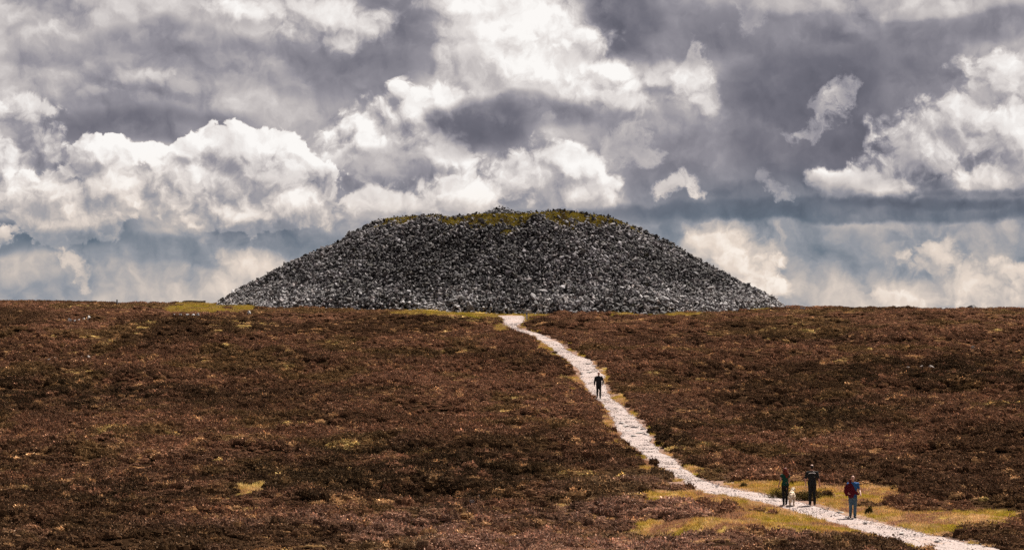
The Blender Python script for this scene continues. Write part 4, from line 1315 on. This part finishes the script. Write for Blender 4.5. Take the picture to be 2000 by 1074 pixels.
E_HANG = [(-.25, -.03, 1.13), (.25, -.03, 1.13)]
# --- woman with red hair, walking up the path with the dog
rw, k, hd, ln = person(1533.5, 987, 1.63, 0.06, "red-haired woman in green top and black trousers walking with a dog", dict(
    elbow=[(-.235, -.05, 1.15), (.225, .03, 1.15)], wrist=[(-.30, .02, .92), (.20, .22, 1.02)], knee=[(-.075, .05, .49), (.085, .01, .48)], ankle=[(-.075, -.07, .085), (.07, .10, .085)],
    lean=.02, hx=.01), dict(fem=1, trousers=m_black, shirt=m_green, hem=0.92, sleeve=0.45, leg=0.88, bulk=.012))
h = Lump()
c = hd
h.ball(c + V3(0, -.02, .03), (.094, .100, .098))
h.tube([c + V3(0, -.05, .05), c + V3(.005, -.085, -.05), c + V3(.02, -.105, -.16), c + V3(.045, -.11, -.27), c + V3(.065, -.10, -.36)], [(.080, .05), (.092, .055), (.090, .05), (.066, .04), (.025, .02)], 14)
h.tube([c + V3(.06, -.03, .0), c + V3(.105, -.05, -.09), c + V3(.125, -.07, -.18), c + V3(.115, -.08, -.25)], [.035, .045, .038, .012], 10)
h.tube([c + V3(-.06, -.03, .0), c + V3(-.08, -.06, -.09), c + V3(-.07, -.08, -.20)], [.03, .036, .012], 10)
h.build("hair", m_hair_red, rw, 0.011, 0.03, 2, 4, 0.05)
# --- man in black
rm, k, hd, ln = person(1586, 987.5, 1.79, -0.05, "man in black shirt and trousers with white lettering on his back, walking away", dict(
    elbow=[(-.285, -.02, 1.13), (.295, -.03, 1.13)], wrist=[(-.265, .08, .90), (.335, .06, .90)], knee=[(-.088, .01, .48), (.10, .05, .49)], ankle=[(-.085, -.08, .085), (.115, .10, .085)],
    foot=((-.25, 0), (.3, 0)), lean=.02), dict(trousers=m_black, shirt=m_black, hem=0.86, sleeve=0.98, bulk=.022, leg=1.02))
h = Lump(); h.ball(hd + V3(0, -.02, .022), (.080, .092, .088)); h.ball(hd + V3(0, -.055, -.03), (.066, .055, .06))
h.build("hair", m_hair_dark, rm, 0.011)
def decal_arc(name, parent, mat, yoff, zc, R, a0, a1, n, hgt, thick, k):
    """row of small raised marks along an arc on the back"""
    bm = bmesh.new()
    r = np.random.default_rng(2)
    for i in range(n):
        a = a0 + (a1 - a0) * i / (n - 1)
        cx_, cz_ = R * math.sin(a), zc + R * (math.cos(a) - 1)
        w = (a1 - a0) * R / n * r.uniform(0.55, 0.85); hh = hgt * r.uniform(0.8, 1.05)
        y_ = yoff + 0.35 * (cx_ ** 2) / 0.4
        vs_ = [bm.verts.new((cx_ + dx_ * w / 2, y_ + dy_ * thick, cz_ + dz_ * hh / 2 - dx_ * w / 2 * math.sin(a))) for dx_, dz_ in ((-1, -1), (1, -1), (1, 1), (-1, 1)) for dy_ in (0, 1)]
        for f in ((0, 2, 4, 6), (7, 5, 3, 1), (0, 1, 3, 2), (2, 3, 5, 4), (4, 5, 7, 6), (6, 7, 1, 0)):
            bm.faces.new([vs_[j] for j in f])
    me = bpy.data.meshes.new(name); bm.to_mesh(me); bm.free()
    return obj(name, me, mat, parent)
decal_arc("lettering", rm, m_white, -.128 * k, 1.395 * k, .42, -.33, .33, 9, .048, .016, k)
decal_arc("emblem", rm, m_white, -.150 * k, 1.245 * k, .3, .33, .40, 2, .03, .012, k)
# --- man with the red jacket, walking towards us
rj, k, hd, ln = person(1665.5, 1012, 1.78, math.pi + 0.10, "bald man in blue shirt and jeans with a red jacket over one shoulder", dict(
    elbow=[(-.30, -.06, 1.14), (.27, -.02, 1.15)], wrist=[(-.30, .16, .98), (.22, .10, 1.05)], knee=[(-.085, .06, .50), (.085, .02, .48)], ankle=[(-.07, .07, .085), (.08, -.08, .10)],
    foot=((-.1, 0), (.1, .15)), lean=.03), dict(trousers=m_jeans, shirt=m_blue, hem=0.84, sleeve=0.66, bulk=.026, leg=1.05))
J = Lump()   # jacket slung over his right shoulder (+x locally), hanging down front and side, a sleeve trailing across
J.tube([V3(.10, -.10, 1.36), V3(.14, -.02, 1.485), V3(.12, .08, 1.44), V3(.11, .135, 1.28), V3(.09, .155, 1.08), V3(.10, .15, .90), V3(.12, .13, .82)], [(.08, .03), (.10, .04), (.12, .045), (.14, .05), (.155, .055), (.12, .05), (.06, .03)], 14)
J.tube([V3(.20, .0, 1.44), V3(.30, .03, 1.28), V3(.315, .05, 1.10), V3(.26, .08, .92)], [.06, .085, .09, .05], 12)
J.tube([V3(.08, .14, 1.24), V3(-.04, .165, 1.12), V3(-.16, .15, 1.03), V3(-.24, .10, .99)], [.05, .06, .062, .05], 12)
J.tube([V3(.05, .04, 1.50), V3(.10, .02, 1.56), V3(.16, .0, 1.50)], [.035, .05, .035], 10)
J.build("jacket", m_red, rj, 0.013, 0.05, 2, 9)
# --- far walker coming down the path
rf, k, hd, ln = person(1169.5, 779, 1.79, math.pi - 0.08, "man in dark jacket and dark trousers coming down the path below the cairn", dict(
    elbow=[(-.275, -.06, 1.14), (.27, -.02, 1.13)], wrist=[(-.27, .10, .94), (.28, .10, .90)], knee=[(-.095, .07, .50), (.09, -.01, .49)], ankle=[(-.10, .13, .085), (.12, -.22, .16)],
    foot=((-.1, 0), (.1, .55)), lean=.03), dict(trousers=m_black, shirt=m_navy, hem=0.84, sleeve=1.2, bulk=.03, leg=0.98))
h = Lump(); h.ball(hd + V3(0, -.022, .026), (.081, .092, .088)); h.ball(hd + V3(0, -.055, -.02), (.068, .055, .07)); h.build("hair", m_hair_dark, rf, 0.011)
h = Lump(); h.tube([V3(0, .05, 1.50), V3(0, .115, 1.44), V3(0, .150, 1.36)], [(.055, .03), (.05, .03), (.015, .012)], 10); h.build("shirt_collar", m_blue, rf, 0.011)

# --- dog seen from behind, head turned to the right
x, y, z = spot(1546.5, 988.5)
dog = empty("dog", (x, y, z + 0.02), -0.1)
tag(dog, "cream long-haired dog walking beside the woman", "dog")
L = Lump()
L.tube([V3(0, -.36, .47), V3(0, -.28, .49), V3(0, -.10, .46), V3(0, .10, .45), V3(0, .26, .47), V3(0, .34, .50)], [(.07, .08), (.125, .135), (.125, .145), (.140, .170), (.130, .165), (.08, .10)], 16)
L.tube([V3(0, .26, .52), V3(.02, .38, .62), V3(.04, .44, .70)], [(.10, .12), (.085, .095), (.075, .08)], 12)
L.ball((.05, .47, .73), (.078, .095, .078))
L.tube([V3(.07, .52, .72), V3(.11, .59, .695), V3(.125, .625, .685)], [(.052, .045), (.042, .038), (.03, .027)], 12)
for s, fy in ((-1, .22), (1, .27)):
    L.tube([V3(s * .085, .25, .42), V3(s * .09, .22 + (fy - .22) * .5, .30), V3(s * .085, fy, .20), V3(s * .085, fy - .01, .05)], [(.06, .075), .05, .036, .032], 10)
    L.tube([V3(s * .085, fy - .03, .032), V3(s * .085, fy + .06, .028)], [.034, .030], 10)
for s, oy in ((-1, -.05), (1, .06)):
    L.tube([V3(s * .085, -.26, .45), V3(s * .095, -.22 + oy * .6, .32), V3(s * .09, -.34 + oy, .20), V3(s * .09, -.32 + oy, .05)], [(.085, .11), (.066, .085), .040, .034], 10)
    L.tube([V3(s * .09, -.34 + oy, .032), V3(s * .09, -.24 + oy, .028)], [.034, .030], 10)
L.build("body", m_dog, dog, 0.011, 0.035, 3, 14, 0.05)
t = Lump(); t.tube([V3(0, -.35, .52), V3(-.03, -.44, .49), V3(-.055, -.50, .38), V3(-.045, -.52, .26), V3(-.01, -.50, .18)], [.035, .06, .078, .066, .02], 12)
t.build("tail", m_dog, dog, 0.011, 0.05, 2, 15, 0.05)
for s in (-1, 1):
    t = Lump(); t.tube([V3(.05 + s * .066, .45, .765), V3(.05 + s * .088, .465, .72), V3(.05 + s * .085, .475, .655)], [(.025, .018), (.034, .018), (.016, .012)], 10)
    t.build("ear", m_dog, dog, 0.011, 0.01, 2, 16)
t = Lump(); t.ball((.128, .635, .70), (.018, .012, .014), 10, 6); obj("nose", mesh("nose", t.V, t.F, True), m_nose, dog)
for s in (-1, 1):
    t = Lump(); t.ball((.085 + s * .04, .548, .75), (.012, .01, .011), 10, 6); obj("eye", mesh("eye", t.V, t.F, True), m_eye, dog)
